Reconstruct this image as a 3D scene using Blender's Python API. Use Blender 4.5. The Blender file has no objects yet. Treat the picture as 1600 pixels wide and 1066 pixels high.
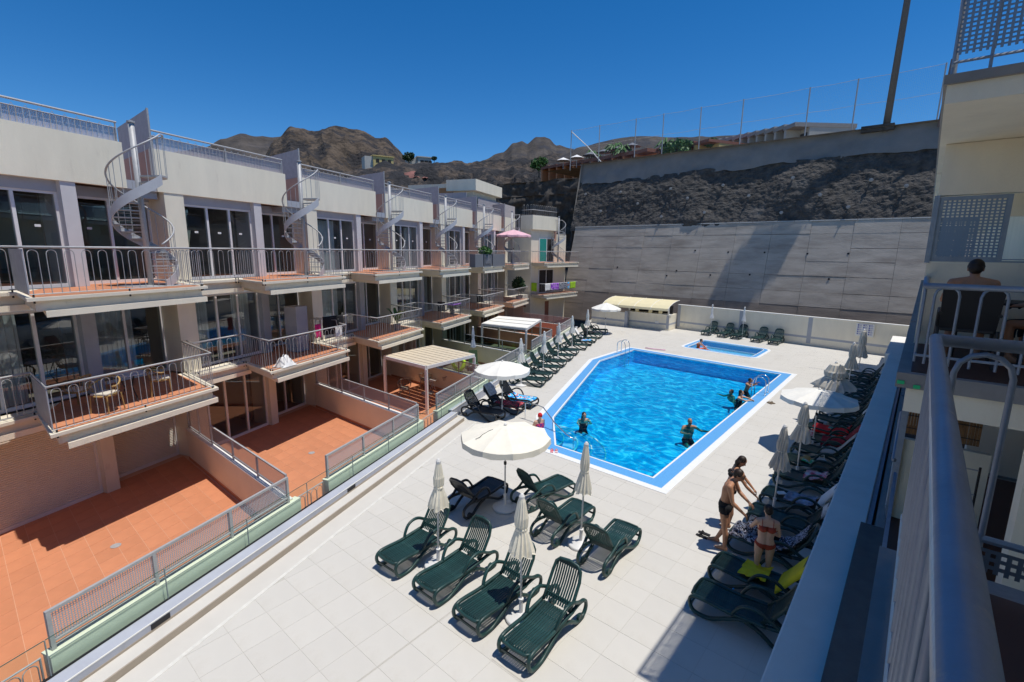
import bpy, bmesh, math, random
from mathutils import Vector, Matrix, noise
from mathutils.geometry import tessellate_polygon
random.seed(7)
C = bpy.context.scene.collection
SC = bpy.context.scene
PI = math.pi
def rad(a): return math.radians(a)
SA = rad(20.49)                       # the deck is turned by this against the row of flats
CA_, SN_ = math.cos(SA), math.sin(SA)
def D(u, v, z=0.0):                   # deck grid (u across, v away) to world
    return Vector((u*CA_ + v*SN_, -u*SN_ + v*CA_, z))
DR = -SA                              # z rotation of things set square to the deck
# ---------------------------------------------------------------- camera, sky, sun, exposure
cam = bpy.data.objects.new('camera', bpy.data.cameras.new('camera')); C.objects.link(cam)
cam.location = (0, 0, 6.14)
cam.rotation_mode = 'XYZ'
cam.rotation_euler = (Matrix.Rotation(rad(19.77), 3, 'Z') @ Matrix.Rotation(rad(90-10.60), 3, 'X') @ Matrix.Rotation(rad(0.58), 3, 'Z')).to_euler()
cam.data.sensor_width = 36; cam.data.lens = 752.8/1600*36
cam.data.clip_start = 0.05; cam.data.clip_end = 6000
SC.camera = cam
SUN = Vector((0.293, 0.010, 1)).normalized()
w = bpy.data.worlds.new('World'); SC.world = w; w.use_nodes = True
nt = w.node_tree; bg = nt.nodes['Background']
sky = nt.nodes.new('ShaderNodeTexSky'); sky.sky_type = 'NISHITA'; sky.sun_disc = False
sky.sun_elevation = math.asin(SUN.z); sky.sun_rotation = math.atan2(SUN.x, SUN.y)
sky.altitude = 900; sky.air_density = 0.85; sky.dust_density = 0.05; sky.ozone_density = 4.0
hs = nt.nodes.new('ShaderNodeHueSaturation'); hs.inputs['Saturation'].default_value = 1.34; hs.inputs['Hue'].default_value = 0.502
nt.links.new(sky.outputs[0], hs.inputs['Color']); nt.links.new(hs.outputs[0], bg.inputs[0])
bg.inputs[1].default_value = 0.125
sun = bpy.data.objects.new('sun', bpy.data.lights.new('sun', 'SUN')); C.objects.link(sun)
sun.data.energy = 4.1; sun.data.angle = rad(0.5); sun.data.color = (1.0, 0.955, 0.885)
sun.rotation_euler = SUN.to_track_quat('Z', 'Y').to_euler()
SC.view_settings.view_transform = 'Standard'; SC.view_settings.look = 'None'
SC.view_settings.exposure = 0.0; SC.view_settings.gamma = 1.0
SC.cycles.caustics_reflective = False; SC.cycles.caustics_refractive = False
SC.cycles.transparent_max_bounces = 24; SC.cycles.max_bounces = 8

# ---------------------------------------------------------------- materials
MC = {}
def mat(name, col, rough=0.6, var=0.12, scale=6.0, bump=0.0, bscale=40.0, metal=0.0, spec=0.4, emit=None, dirt=None, stretch=None, bdist=0.02):
    if name in MC: return MC[name]
    m = bpy.data.materials.new(name); m.use_nodes = True
    t = m.node_tree; b = t.nodes['Principled BSDF']; N = t.nodes.new; Lk = t.links.new
    b.inputs['Roughness'].default_value = rough; b.inputs['Metallic'].default_value = metal
    b.inputs['Specular IOR Level'].default_value = spec
    tc = N('ShaderNodeTexCoord'); vec = tc.outputs['Object']
    if stretch:
        mp = N('ShaderNodeMapping'); mp.inputs['Scale'].default_value = stretch; Lk(vec, mp.inputs[0]); vec = mp.outputs[0]
    n = N('ShaderNodeTexNoise'); n.inputs['Scale'].default_value = scale; n.inputs['Detail'].default_value = 6
    n.inputs['Roughness'].default_value = 0.62
    Lk(vec, n.inputs['Vector'])
    r = N('ShaderNodeValToRGB')
    r.color_ramp.elements[0].position = 0.3; r.color_ramp.elements[1].position = 0.72
    a = [max(0, c*(1-var)) for c in col]; z = [min(1, c*(1+var)) for c in col]
    r.color_ramp.elements[0].color = (*a, 1); r.color_ramp.elements[1].color = (*z, 1)
    Lk(n.outputs[0], r.inputs[0]); out = r.outputs[0]
    if dirt:
        n2 = N('ShaderNodeTexNoise'); n2.inputs['Scale'].default_value = dirt[1]; n2.inputs['Detail'].default_value = 8
        n2.inputs['Roughness'].default_value = 0.7
        Lk(vec, n2.inputs['Vector'])
        r2 = N('ShaderNodeValToRGB'); r2.color_ramp.elements[0].position = dirt[2]; r2.color_ramp.elements[1].position = dirt[2]+dirt[3]
        Lk(n2.outputs[0], r2.inputs[0])
        mx = N('ShaderNodeMix'); mx.data_type = 'RGBA'
        Lk(r2.outputs[0], mx.inputs['Factor']); Lk(out, mx.inputs['A']); mx.inputs['B'].default_value = (*dirt[0], 1)
        out = mx.outputs['Result']
    Lk(out, b.inputs['Base Color'])
    if bump:
        n3 = N('ShaderNodeTexNoise'); n3.inputs['Scale'].default_value = bscale; n3.inputs['Detail'].default_value = 5
        Lk(vec, n3.inputs['Vector'])
        bp = N('ShaderNodeBump'); bp.inputs['Strength'].default_value = bump; bp.inputs['Distance'].default_value = bdist
        Lk(n3.outputs[0], bp.inputs['Height']); Lk(bp.outputs[0], b.inputs['Normal'])
    MC[name] = m; return m
def per_object_tint(m, amt):
    """each piece a slightly different tone"""
    t = m.node_tree; b = t.nodes['Principled BSDF']; src = b.inputs['Base Color'].links[0].from_socket
    oi = t.nodes.new('ShaderNodeObjectInfo'); mr = t.nodes.new('ShaderNodeMapRange')
    mr.inputs['To Min'].default_value = 1-amt; mr.inputs['To Max'].default_value = 1+amt
    t.links.new(oi.outputs['Random'], mr.inputs[0])
    h = t.nodes.new('ShaderNodeHueSaturation'); t.links.new(mr.outputs[0], h.inputs['Value']); t.links.new(src, h.inputs['Color'])
    t.links.new(h.outputs[0], b.inputs['Base Color'])
def alpha_holes(name, col, sx, sy, hole, rough=0.5, metal=0.3, uv=False):
    """perforated sheet: rows of punched holes, driven by UVs laid out in metres"""
    if name in MC: return MC[name]
    m = bpy.data.materials.new(name); m.use_nodes = True; t = m.node_tree; N = t.nodes.new; Lk = t.links.new
    b = t.nodes['Principled BSDF']; b.inputs['Base Color'].default_value = (*col, 1)
    b.inputs['Roughness'].default_value = rough; b.inputs['Metallic'].default_value = metal
    u = N('ShaderNodeUVMap'); sp = N('ShaderNodeSeparateXYZ'); Lk(u.outputs[0], sp.inputs[0])
    fac = []
    for i, s in ((0, sx), (1, sy)):
        a = N('ShaderNodeMath'); a.operation = 'MULTIPLY'; a.inputs[1].default_value = 1/s; Lk(sp.outputs[i], a.inputs[0])
        f = N('ShaderNodeMath'); f.operation = 'FRACT'; Lk(a.outputs[0], f.inputs[0])
        g = N('ShaderNodeMath'); g.operation = 'LESS_THAN'; g.inputs[1].default_value = hole; Lk(f.outputs[0], g.inputs[0]); fac.append(g)
    mu = N('ShaderNodeMath'); mu.operation = 'MULTIPLY'; Lk(fac[0].outputs[0], mu.inputs[0]); Lk(fac[1].outputs[0], mu.inputs[1])
    tr = N('ShaderNodeBsdfTransparent'); mx = N('ShaderNodeMixShader')
    Lk(mu.outputs[0], mx.inputs[0]); Lk(b.outputs[0], mx.inputs[1]); Lk(tr.outputs[0], mx.inputs[2])
    Lk(mx.outputs[0], t.nodes['Material Output'].inputs[0]); MC[name] = m; return m
def glassy(name, tint, refl=0.06, through=0.9, rough=0.0, ior=1.5):
    if name in MC: return MC[name]
    m = bpy.data.materials.new(name); m.use_nodes = True; t = m.node_tree; N = t.nodes.new; Lk = t.links.new
    t.nodes.remove(t.nodes['Principled BSDF'])
    tr = N('ShaderNodeBsdfTransparent'); tr.inputs[0].default_value = (*[c*through for c in tint], 1)
    gl = N('ShaderNodeBsdfGlossy'); gl.inputs['Roughness'].default_value = rough; gl.inputs[0].default_value = (1, 1, 1, 1)
    lw = N('ShaderNodeLayerWeight'); lw.inputs[0].default_value = 0.5
    pw_ = N('ShaderNodeMath'); pw_.operation = 'POWER'; pw_.inputs[1].default_value = 4.0; Lk(lw.outputs['Facing'], pw_.inputs[0])
    ad = N('ShaderNodeMath'); ad.operation = 'MULTIPLY_ADD'; ad.inputs[1].default_value = (ior-1)*1.5; ad.inputs[2].default_value = refl; ad.use_clamp = True; Lk(pw_.outputs[0], ad.inputs[0])
    mx = N('ShaderNodeMixShader'); Lk(ad.outputs[0], mx.inputs[0]); Lk(tr.outputs[0], mx.inputs[1]); Lk(gl.outputs[0], mx.inputs[2])
    Lk(mx.outputs[0], t.nodes['Material Output'].inputs[0]); MC[name] = m; return m
def stripes(name, cols, scale, axis=0, rough=0.8):
    """printed cloth: bands of colour bent by noise"""
    if name in MC: return MC[name]
    m = bpy.data.materials.new(name); m.use_nodes = True; t = m.node_tree; N = t.nodes.new; Lk = t.links.new
    b = t.nodes['Principled BSDF']; b.inputs['Roughness'].default_value = rough
    tc = N('ShaderNodeTexCoord'); n = N('ShaderNodeTexNoise'); n.inputs['Scale'].default_value = scale; n.inputs['Detail'].default_value = 1.5
    Lk(tc.outputs['Object'], n.inputs['Vector'])
    r = N('ShaderNodeValToRGB'); r.color_ramp.interpolation = 'CONSTANT'
    while len(r.color_ramp.elements) < len(cols): r.color_ramp.elements.new(0.5)
    for i, c in enumerate(cols):
        e = r.color_ramp.elements[i]; e.position = 0.0 if i == 0 else 0.32+0.36*i/len(cols); e.color = (*c, 1)
    Lk(n.outputs[0], r.inputs[0]); Lk(r.outputs[0], b.inputs['Base Color']); MC[name] = m; return m

CREAM = (0.83, 0.77, 0.62)
m_cream = mat('cream_render', CREAM, 0.85, 0.06, 1.2, 0.25, 60, dirt=((0.60, 0.54, 0.43), 1.6, 0.60, 0.3), stretch=(1.6, 1.6, 0.45))
m_creamd = mat('cream_panel_front', (0.76, 0.70, 0.57), 0.85, 0.05, 1.5, 0.2, 60, dirt=((0.50, 0.44, 0.35), 2.2, 0.58, 0.22), stretch=(1.8, 1.8, .5))
m_white = mat('white_band_paint', (0.80, 0.79, 0.74), 0.7, 0.04, 3)
m_grey = mat('grey_band_paint', (0.40, 0.42, 0.46), 0.8, 0.07, 2, 0.15, 60)
m_kerb = mat('grey_kerb_paint', (0.42, 0.44, 0.50), 0.75, 0.07, 2.5, 0.15, 60, dirt=((0.33, 0.31, 0.28), 2.0, 0.6, 0.3))
m_lilac = mat('pale_grey_pillar_paint', (0.62, 0.61, 0.62), 0.8, 0.05, 2)
m_salmon = mat('salmon_wall_paint', (0.55, 0.33, 0.25), 0.85, 0.06, 2)
m_apricot = mat('apricot_wall_paint', (0.79, 0.71, 0.54), 0.85, 0.05, 1.4, 0.2, 60)
m_green = mat('pale_green_wall_paint', (0.76, 0.80, 0.64), 0.85, 0.05, 1.4, 0.2, 60, dirt=((0.66, 0.67, 0.53), 1.4, 0.62, 0.3))
m_olive = mat('olive_wall_paint', (0.24, 0.28, 0.12), 0.85, 0.06, 1.4)
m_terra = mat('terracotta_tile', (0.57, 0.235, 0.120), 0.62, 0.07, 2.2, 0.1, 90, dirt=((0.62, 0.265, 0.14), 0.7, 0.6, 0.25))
per_object_tint(m_terra, 0.05)
m_grout = mat('pale_tile_joint', (0.66, 0.40, 0.27), 0.9, 0.06, 4)
m_tile = mat('beige_stone_tile', (0.60, 0.575, 0.52), 0.55, 0.03, 1.1, 0.05, 120, dirt=((0.50, 0.465, 0.40), 0.6, 0.54, 0.3))
per_object_tint(m_tile, 0.022)
m_joint = mat('deck_tile_joint', (0.50, 0.475, 0.42), 0.9, 0.1, 8)
m_strip = mat('brown_stone_riser', (0.40, 0.34, 0.27), 0.7, 0.08, 3)
m_ltile = mat('light_edge_tile', (0.62, 0.59, 0.53), 0.5, 0.04, 2)
m_steel = mat('galvanised_steel', (0.42, 0.42, 0.42), 0.55, 0.1, 9, metal=0.15)
m_steeld = mat('grey_blue_painted_steel', (0.24, 0.29, 0.36), 0.38, 0.12, 9, 0.06, 60, metal=0.2, dirt=((0.33, 0.34, 0.36), 14, 0.60, 0.08))
m_chrome = mat('polished_steel', (0.7, 0.72, 0.74), 0.18, 0.03, 9, metal=0.9)
m_alum = mat('white_lacquered_frame', (0.76, 0.75, 0.74), 0.4, 0.03, 4)
m_shut = mat('cream_shutter_slat', (0.74, 0.69, 0.60), 0.6, 0.03, 4)
m_pool = mat('pool_blue_mosaic', (0.03, 0.62, 0.93), 0.35, 0.07, 26, dirt=((0.025, 0.55, 0.88), 1.3, 0.55, 0.3))
m_cope = mat('light_blue_pool_edge_tile', (0.12, 0.38, 0.74), 0.4, 0.09, 22)
m_wedge = mat('white_pool_edge_stone', (0.80, 0.81, 0.80), 0.5, 0.04, 6)
m_stair = mat('light_blue_step_tile', (0.12, 0.50, 0.80), 0.4, 0.07, 22)
m_lounge = mat('dark_green_plastic', (0.013, 0.046, 0.043), 0.42, 0.3, 5, 0.06, 140, spec=0.5, dirt=((0.04, 0.095, 0.092), 7, 0.58, 0.2))
per_object_tint(m_lounge, 0.18)
m_loungeb = mat('black_plastic', (0.015, 0.018, 0.022), 0.38, 0.2, 5, spec=0.5)
m_canvas = mat('cream_canvas', (0.86, 0.81, 0.68), 0.9, 0.05, 4, 0.15, 200)
m_canvw = mat('off_white_canvas', (0.82, 0.80, 0.73), 0.9, 0.05, 4, 0.15, 200)
m_canvg = mat('greyish_cream_canvas', (0.62, 0.58, 0.50), 0.9, 0.06, 5, 0.15, 200)
m_pole = mat('white_painted_pole', (0.72, 0.72, 0.70), 0.4, 0.04, 6)
m_base = mat('white_plastic_base', (0.74, 0.73, 0.70), 0.5, 0.05, 5)
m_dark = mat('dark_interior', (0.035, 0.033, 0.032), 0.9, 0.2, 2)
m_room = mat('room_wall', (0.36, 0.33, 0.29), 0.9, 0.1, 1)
m_curt = mat('pale_curtain', (0.80, 0.84, 0.84), 0.9, 0.08, 3)
m_vent = mat('black_vent', (0.02, 0.02, 0.022), 0.6, 0.1, 5)
m_asph = mat('dark_rooftop', (0.30, 0.20, 0.15), 0.9, 0.1, 1)
m_wicker = mat('tan_wicker', (0.42, 0.27, 0.10), 0.6, 0.2, 30, 0.3, 80)
m_rope = mat('grey_brown_rope', (0.34, 0.30, 0.24), 0.8, 0.15, 20)
m_wood = mat('tan_slat_wood', (0.62, 0.53, 0.39), 0.7, 0.10, 3, stretch=(1, 12, 1))
m_pergw = mat('white_steel_frame', (0.78, 0.76, 0.73), 0.4, 0.03, 5)
m_awn = mat('yellow_cream_awning', (0.74, 0.66, 0.42), 0.85, 0.05, 3)
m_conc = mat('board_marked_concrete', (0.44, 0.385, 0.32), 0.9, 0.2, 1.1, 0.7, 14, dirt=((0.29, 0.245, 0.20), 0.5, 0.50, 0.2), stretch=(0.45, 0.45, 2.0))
m_concd = mat('dark_lower_concrete', (0.27, 0.225, 0.185), 0.9, 0.22, 1.1, 0.7, 14, dirt=((0.19, 0.155, 0.13), 0.5, 0.50, 0.18), stretch=(0.35, 0.35, 2.4))  # darker brown concrete for the two lowest rows
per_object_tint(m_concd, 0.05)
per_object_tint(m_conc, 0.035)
m_concj = mat('concrete_joint', (0.20, 0.18, 0.155), 0.95, 0.2, 3)
m_shot = mat('black_sprayed_rock', (0.070, 0.064, 0.058), 0.85, 0.5, 2.2, 1.0, 12, dirt=((0.15, 0.14, 0.13), 0.33, 0.56, 0.25), bdist=.06)
m_cap = mat('grey_sprayed_concrete', (0.22, 0.21, 0.20), 0.9, 0.16, 0.6, 0.5, 12)
m_rock = mat('brown_hill_rock', (0.080, 0.060, 0.043), 0.95, 0.65, 0.12, 0.9, 0.35, dirt=((0.026, 0.024, 0.025), 0.07, 0.49, 0.06), bdist=2.4)
m_rockd = mat('dark_hill_rock', (0.070, 0.060, 0.052), 0.95, 0.5, 0.03, 0.9, 0.12, dirt=((0.035, 0.036, 0.045), 0.02, 0.48, 0.14), bdist=3.0)
m_lava = mat('lava_field', (0.085, 0.066, 0.052), 0.95, 0.6, 0.35, 1.0, 0.9, dirt=((0.022, 0.022, 0.024), 0.16, 0.43, 0.09), bdist=0.9)
m_drys = mat('dry_stone_black', (0.075, 0.065, 0.055), 0.95, 0.5, 1.6, 0.9, 3)
m_ledge = mat('brown_ledge_earth', (0.16, 0.115, 0.075), 0.95, 0.3, 1)
m_skin = mat('tanned_skin', (0.44, 0.215, 0.12), 0.5, 0.07, 8)
m_skin2 = mat('fair_skin', (0.60, 0.36, 0.25), 0.5, 0.06, 8)
m_hair = mat('dark_brown_hair', (0.025, 0.014, 0.009), 0.55, 0.3, 60)
m_black = mat('black_cloth', (0.012, 0.012, 0.014), 0.85, 0.2, 8)
m_red = mat('red_cloth', (0.62, 0.015, 0.02), 0.85, 0.1, 8)
m_maroon = mat('dark_red_cloth', (0.22, 0.012, 0.03), 0.9, 0.12, 8)
m_rust = mat('rust_bikini_cloth', (0.34, 0.05, 0.025), 0.8, 0.1, 8)
m_yellow = mat('yellow_cloth', (0.72, 0.60, 0.03), 0.9, 0.08, 8)
m_whitec = mat('white_cloth', (0.78, 0.77, 0.75), 0.9, 0.04, 8)
m_pink = stripes('pink_print_cloth', [(0.6, 0.08, 0.12), (0.75, 0.35, 0.38), (0.7, 0.6, 0.58)], 9)
m_blue = stripes('blue_print_cloth', [(0.02, 0.08, 0.45), (0.02, 0.35, 0.75), (0.05, 0.5, 0.85), (0.7, 0.7, 0.75), (0.5, 0.05, 0.1)], 5)
m_zebra = stripes('black_white_print_cloth', [(0.02, 0.02, 0.03), (0.5, 0.5, 0.55), (0.03, 0.03, 0.05), (0.3, 0.34, 0.42)], 11)
m_redblk = stripes('red_black_print_cloth', [(0.02, 0.015, 0.02), (0.5, 0.02, 0.05), (0.03, 0.02, 0.02), (0.55, 0.1, 0.12)], 7)
m_purple = stripes('purple_print_cloth', [(0.25, 0.06, 0.5), (0.45, 0.15, 0.7), (0.5, 0.45, 0.6)], 5)
m_lime = mat('lime_cloth', (0.35, 0.60, 0.03), 0.9, 0.08, 8)
m_leaf = mat('green_leaf', (0.055, 0.14, 0.03), 0.6, 0.35, 14)
m_leafd = mat('dark_green_leaf', (0.025, 0.06, 0.02), 0.6, 0.35, 14)
m_trunk = mat('brown_trunk', (0.16, 0.11, 0.07), 0.9, 0.2, 10)
m_orange = mat('orange_house_wall', (0.55, 0.22, 0.10), 0.85, 0.08, 1)
m_yhouse = mat('yellow_house_wall', (0.62, 0.48, 0.20), 0.85, 0.08, 1)
m_whouse = mat('cream_house_wall', (0.52, 0.50, 0.45), 0.85, 0.08, 1)
m_roof = mat('red_brown_roof', (0.28, 0.12, 0.08), 0.85, 0.15, 2)
m_teal = mat('teal_curtain', (0.02, 0.28, 0.24), 0.85, 0.1, 5)
m_planter = mat('grey_planter', (0.16, 0.17, 0.19), 0.7, 0.06, 5)
m_mesh = alpha_holes('perforated_grey_panel', (0.42, 0.42, 0.47), 0.035, 0.035, 0.6)
m_meshd = alpha_holes('perforated_blue_grey_panel', (0.20, 0.28, 0.38), 0.05, 0.042, 0.55)
m_meshr = alpha_holes('fine_roof_screen', (0.50, 0.46, 0.50), 0.03, 0.03, 0.42)
m_net = alpha_holes('wire_netting', (0.35, 0.38, 0.42), 0.10, 0.10, 0.965)
m_glass = glassy('window_glass', (0.70, 0.76, 0.76), 0.10, 0.85)
m_balu = glassy('greenish_balustrade_glass', (0.90, 0.98, 0.94), 0.01, 0.98, ior=1.12)
m_smoke = glassy('smoked_screen_glass', (0.34, 0.46, 0.42), 0.02, 0.9, ior=1.2)
m_parw = mat('pale_parapet_paint', (0.80, 0.78, 0.72), 0.75, 0.05, 1.2, 0.1, 60, dirt=((0.72, 0.69, 0.63), 0.8, 0.5, 0.3))

# water: tinted film with ripples, bright caustic flecks painted into the tint; sunlight passes through to the mosaic
def water_mat(name, cols, sc):
    m = bpy.data.materials.new(name); m.use_nodes = True; t = m.node_tree; N = t.nodes.new; Lk = t.links.new
    t.nodes.remove(t.nodes['Principled BSDF'])
    tc = N('ShaderNodeTexCoord')
    n = N('ShaderNodeTexNoise'); n.inputs['Scale'].default_value = 0.55; n.inputs['Detail'].default_value = 2
    Lk(tc.outputs['Object'], n.inputs['Vector'])
    mp = N('ShaderNodeVectorMath'); mp.operation = 'SCALE'; mp.inputs['Scale'].default_value = 2.6; Lk(n.outputs['Color'], mp.inputs[0])
    ad = N('ShaderNodeVectorMath'); ad.operation = 'ADD'; Lk(mp.outputs[0], ad.inputs[0]); Lk(tc.outputs['Object'], ad.inputs[1])
    sq = N('ShaderNodeMapping'); sq.inputs['Scale'].default_value = (0.85, 1.75, 1); sq.inputs['Rotation'].default_value = (0, 0, 0.5); Lk(ad.outputs[0], sq.inputs[0])
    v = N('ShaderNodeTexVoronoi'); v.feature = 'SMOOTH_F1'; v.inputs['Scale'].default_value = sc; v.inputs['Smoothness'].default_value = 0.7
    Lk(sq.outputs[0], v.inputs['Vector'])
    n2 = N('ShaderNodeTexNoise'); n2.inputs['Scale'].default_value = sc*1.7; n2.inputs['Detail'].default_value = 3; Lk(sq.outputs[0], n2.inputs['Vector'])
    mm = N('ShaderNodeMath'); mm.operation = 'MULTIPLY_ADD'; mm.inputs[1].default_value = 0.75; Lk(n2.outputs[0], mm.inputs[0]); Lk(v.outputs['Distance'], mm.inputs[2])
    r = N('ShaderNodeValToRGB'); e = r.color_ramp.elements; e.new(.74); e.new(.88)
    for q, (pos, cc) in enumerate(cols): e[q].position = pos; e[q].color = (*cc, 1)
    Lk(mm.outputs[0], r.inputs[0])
    bp = N('ShaderNodeBump'); bp.inputs['Strength'].default_value = 0.5; bp.inputs['Distance'].default_value = 0.06; Lk(mm.outputs[0], bp.inputs['Height'])
    tr = N('ShaderNodeBsdfTransparent'); Lk(r.outputs[0], tr.inputs[0])
    gl = N('ShaderNodeBsdfGlossy'); gl.inputs['Roughness'].default_value = 0.05; Lk(bp.outputs[0], gl.inputs['Normal'])
    lw = N('ShaderNodeLayerWeight'); lw.inputs[0].default_value = 0.5; Lk(bp.outputs[0], lw.inputs['Normal'])
    pw_ = N('ShaderNodeMath'); pw_.operation = 'POWER'; pw_.inputs[1].default_value = 5.0; Lk(lw.outputs['Facing'], pw_.inputs[0])
    fr = N('ShaderNodeMath'); fr.operation = 'MULTIPLY_ADD'; fr.inputs[1].default_value = 0.4; fr.inputs[2].default_value = 0.012; Lk(pw_.outputs[0], fr.inputs[0])
    mx = N('ShaderNodeMixShader'); Lk(fr.outputs[0], mx.inputs[0]); Lk(tr.outputs[0], mx.inputs[1]); Lk(gl.outputs[0], mx.inputs[2])
    Lk(mx.outputs[0], t.nodes['Material Output'].inputs[0]); return m
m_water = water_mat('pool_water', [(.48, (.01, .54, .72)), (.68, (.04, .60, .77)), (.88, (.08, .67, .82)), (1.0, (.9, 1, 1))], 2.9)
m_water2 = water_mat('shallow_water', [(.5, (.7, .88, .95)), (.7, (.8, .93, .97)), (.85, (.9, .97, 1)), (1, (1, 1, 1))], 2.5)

# ---------------------------------------------------------------- mesh building
class MB:
    def __init__(s): s.v = []; s.f = []; s.uv = {}
    def add(s, vs, fs):
        o = len(s.v); s.v += [tuple(x) for x in vs]; s.f += [tuple(i+o for i in f) for f in fs]; return s
    def box(s, x0, x1, y0, y1, z0, z1):
        return s.add([(x0,y0,z0),(x1,y0,z0),(x1,y1,z0),(x0,y1,z0),(x0,y0,z1),(x1,y0,z1),(x1,y1,z1),(x0,y1,z1)],
                     [(0,3,2,1),(4,5,6,7),(0,1,5,4),(1,2,6,5),(2,3,7,6),(3,0,4,7)])
    def bar(s, a, b, wx, h, z0=None):
        """box along plan line a-b, width wx, from z0 to z0+h"""
        a = Vector(a); b = Vector(b); d = (b-a); d.z = 0; d.normalize(); n = Vector((-d.y, d.x, 0))*wx/2
        za = a.z if z0 is None else z0; zb = b.z if z0 is None else z0
        P = [(a-n, za), (b-n, zb), (b+n, zb), (a+n, za)]
        return s.add([(p.x, p.y, z) for p, z in P]+[(p.x, p.y, z+h) for p, z in P],
                     [(0,3,2,1),(4,5,6,7),(0,1,5,4),(1,2,6,5),(2,3,7,6),(3,0,4,7)])
    def prism(s, poly, z0, z1):
        n = len(poly); A = sum(poly[i][0]*poly[(i+1)%n][1]-poly[(i+1)%n][0]*poly[i][1] for i in range(n))
        if A < 0: poly = poly[::-1]
        vs = [(p[0], p[1], z0) for p in poly]+[(p[0], p[1], z1) for p in poly]
        tri = tessellate_polygon([[Vector((p[0], p[1], 0)) for p in poly]])
        fs = []
        for t in tri:
            a, b, c = t
            ar = (poly[b][0]-poly[a][0])*(poly[c][1]-poly[a][1])-(poly[c][0]-poly[a][0])*(poly[b][1]-poly[a][1])
            if ar < 0: b, c = c, b
            fs += [(a+n, b+n, c+n), (a, c, b)]
        fs += [(i, (i+1) % n, (i+1) % n+n, i+n) for i in range(n)]
        return s.add(vs, fs)
    def tube(s, path, r, n=6, close=False, flat=1.0, caps=True):
        P = [Vector(p) for p in path]; m = len(P); rs = r if isinstance(r, (list, tuple)) else [r]*m
        vs = []; up = Vector((0, 0, 1)); side = None
        for i, p in enumerate(P):
            if close: d = P[(i+1) % m]-P[i-1]
            else: d = P[min(i+1, m-1)]-P[max(i-1, 0)]
            if d.length < 1e-9: d = Vector((0, 0, 1))
            d.normalize()
            if side is None: side = d.cross(up) if abs(d.z) < 0.95 else d.cross(Vector((0, 1, 0)))
            else: side = side - d*side.dot(d)
            side.normalize(); o = side.cross(d)
            for k in range(n):
                a = 2*PI*k/n; vs.append(p + side*math.cos(a)*rs[i]*flat + o*math.sin(a)*rs[i])
        fs = []
        for i in range(m if close else m-1):
            j = (i+1) % m
            for k in range(n):
                l = (k+1) % n; fs.append((i*n+k, i*n+l, j*n+l, j*n+k))
        if caps and not close: fs += [tuple(range(n))[::-1], tuple((m-1)*n+k for k in range(n))]
        return s.add(vs, fs)
    def lathe(s, prof, n=16, c=(0, 0), star=None):
        vs = []
        for i, (r, z) in enumerate(prof):
            for k in range(n):
                a = 2*PI*k/n; q = r*(1+(star[i] if star else 0)*(1 if k % 2 else -1))
                vs.append((c[0]+q*math.cos(a), c[1]+q*math.sin(a), z))
        m = len(prof); fs = [(i*n+k, i*n+(k+1) % n, (i+1)*n+(k+1) % n, (i+1)*n+k) for i in range(m-1) for k in range(n)]
        fs += [tuple(range(n))[::-1], tuple((m-1)*n+k for k in range(n))]
        return s.add(vs, fs)
    def quad(s, a, b, c, d, wm=None, hm=None):
        o = len(s.f); s.add([a, b, c, d], [(0, 1, 2, 3)])
        wm = wm or (Vector(b)-Vector(a)).length; hm = hm or (Vector(d)-Vector(a)).length
        s.uv[o] = [(0, 0), (wm, 0), (wm, hm), (0, hm)]; return s
    def mesh(s, name, m, smooth=False):
        me = bpy.data.meshes.new(name); me.from_pydata(s.v, [], s.f)
        if s.uv:
            l = me.uv_layers.new(name='UVMap')
            for fi, uv in s.uv.items():
                p = me.polygons[fi]
                for k, li in enumerate(p.loop_indices): l.data[li].uv = uv[k]
        if m: me.materials.append(m)
        if smooth: me.polygons.foreach_set('use_smooth', [True]*len(me.polygons))
        me.update(); return me
    def build(s, name, m, parent=None, smooth=False, label=None, kind=None, bevel=0):
        me = s.mesh(name, m, smooth); o = bpy.data.objects.new(name, me); C.objects.link(o)
        if parent: o.parent = parent
        if label: o['label'] = label
        if kind: o['kind'] = kind
        if bevel: bv = o.modifiers.new('b', 'BEVEL'); bv.width = bevel; bv.segments = 2; bv.limit_method = 'ANGLE'
        return o
def thing(name, label, cat, loc=(0, 0, 0), rz=0.0, group=None):
    o = bpy.data.objects.new(name, None); C.objects.link(o); o.empty_display_size = 0.2
    o.location = loc; o.rotation_euler = (0, 0, rz); o['label'] = label; o['category'] = cat
    if group: o['group'] = group
    return o
def tag(o, label, cat, group=None):
    o['label'] = label; o['category'] = cat
    if group: o['group'] = group
    return o
def inst(name, me, parent, loc=(0, 0, 0), rot=(0, 0, 0), label=None):
    o = bpy.data.objects.new(name, me); C.objects.link(o); o.parent = parent; o.location = loc; o.rotation_euler = rot
    if label: o['label'] = label
    return o
KIDS = {}
def dup(root, loc, rz, label, group=None):
    r = root.copy(); C.objects.link(r); r.location = loc; r.rotation_euler = (0, 0, rz); r['label'] = label
    if group: r['group'] = group
    for ch in list(root.children):
        c = ch.copy(); C.objects.link(c); c.parent = r
        for g in list(ch.children):
            d = g.copy(); C.objects.link(d); d.parent = c
    return r
def offset(poly, d):
    """inset a polygon by d (positive = inwards for anticlockwise)"""
    n = len(poly); A = sum(poly[i][0]*poly[(i+1)%n][1]-poly[(i+1)%n][0]*poly[i][1] for i in range(n)); sg = 1 if A > 0 else -1
    out = []
    for i in range(n):
        p0, p1, p2 = Vector(poly[i-1][:2]), Vector(poly[i][:2]), Vector(poly[(i+1) % n][:2])
        a = (p1-p0).normalized(); b = (p2-p1).normalized()
        na = Vector((-a.y, a.x))*sg; nb = Vector((-b.y, b.x))*sg
        q = (na+nb); q = q/max(0.3, (q.length_squared/2)); out.append(tuple(p1+q*d))
    return out
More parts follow.
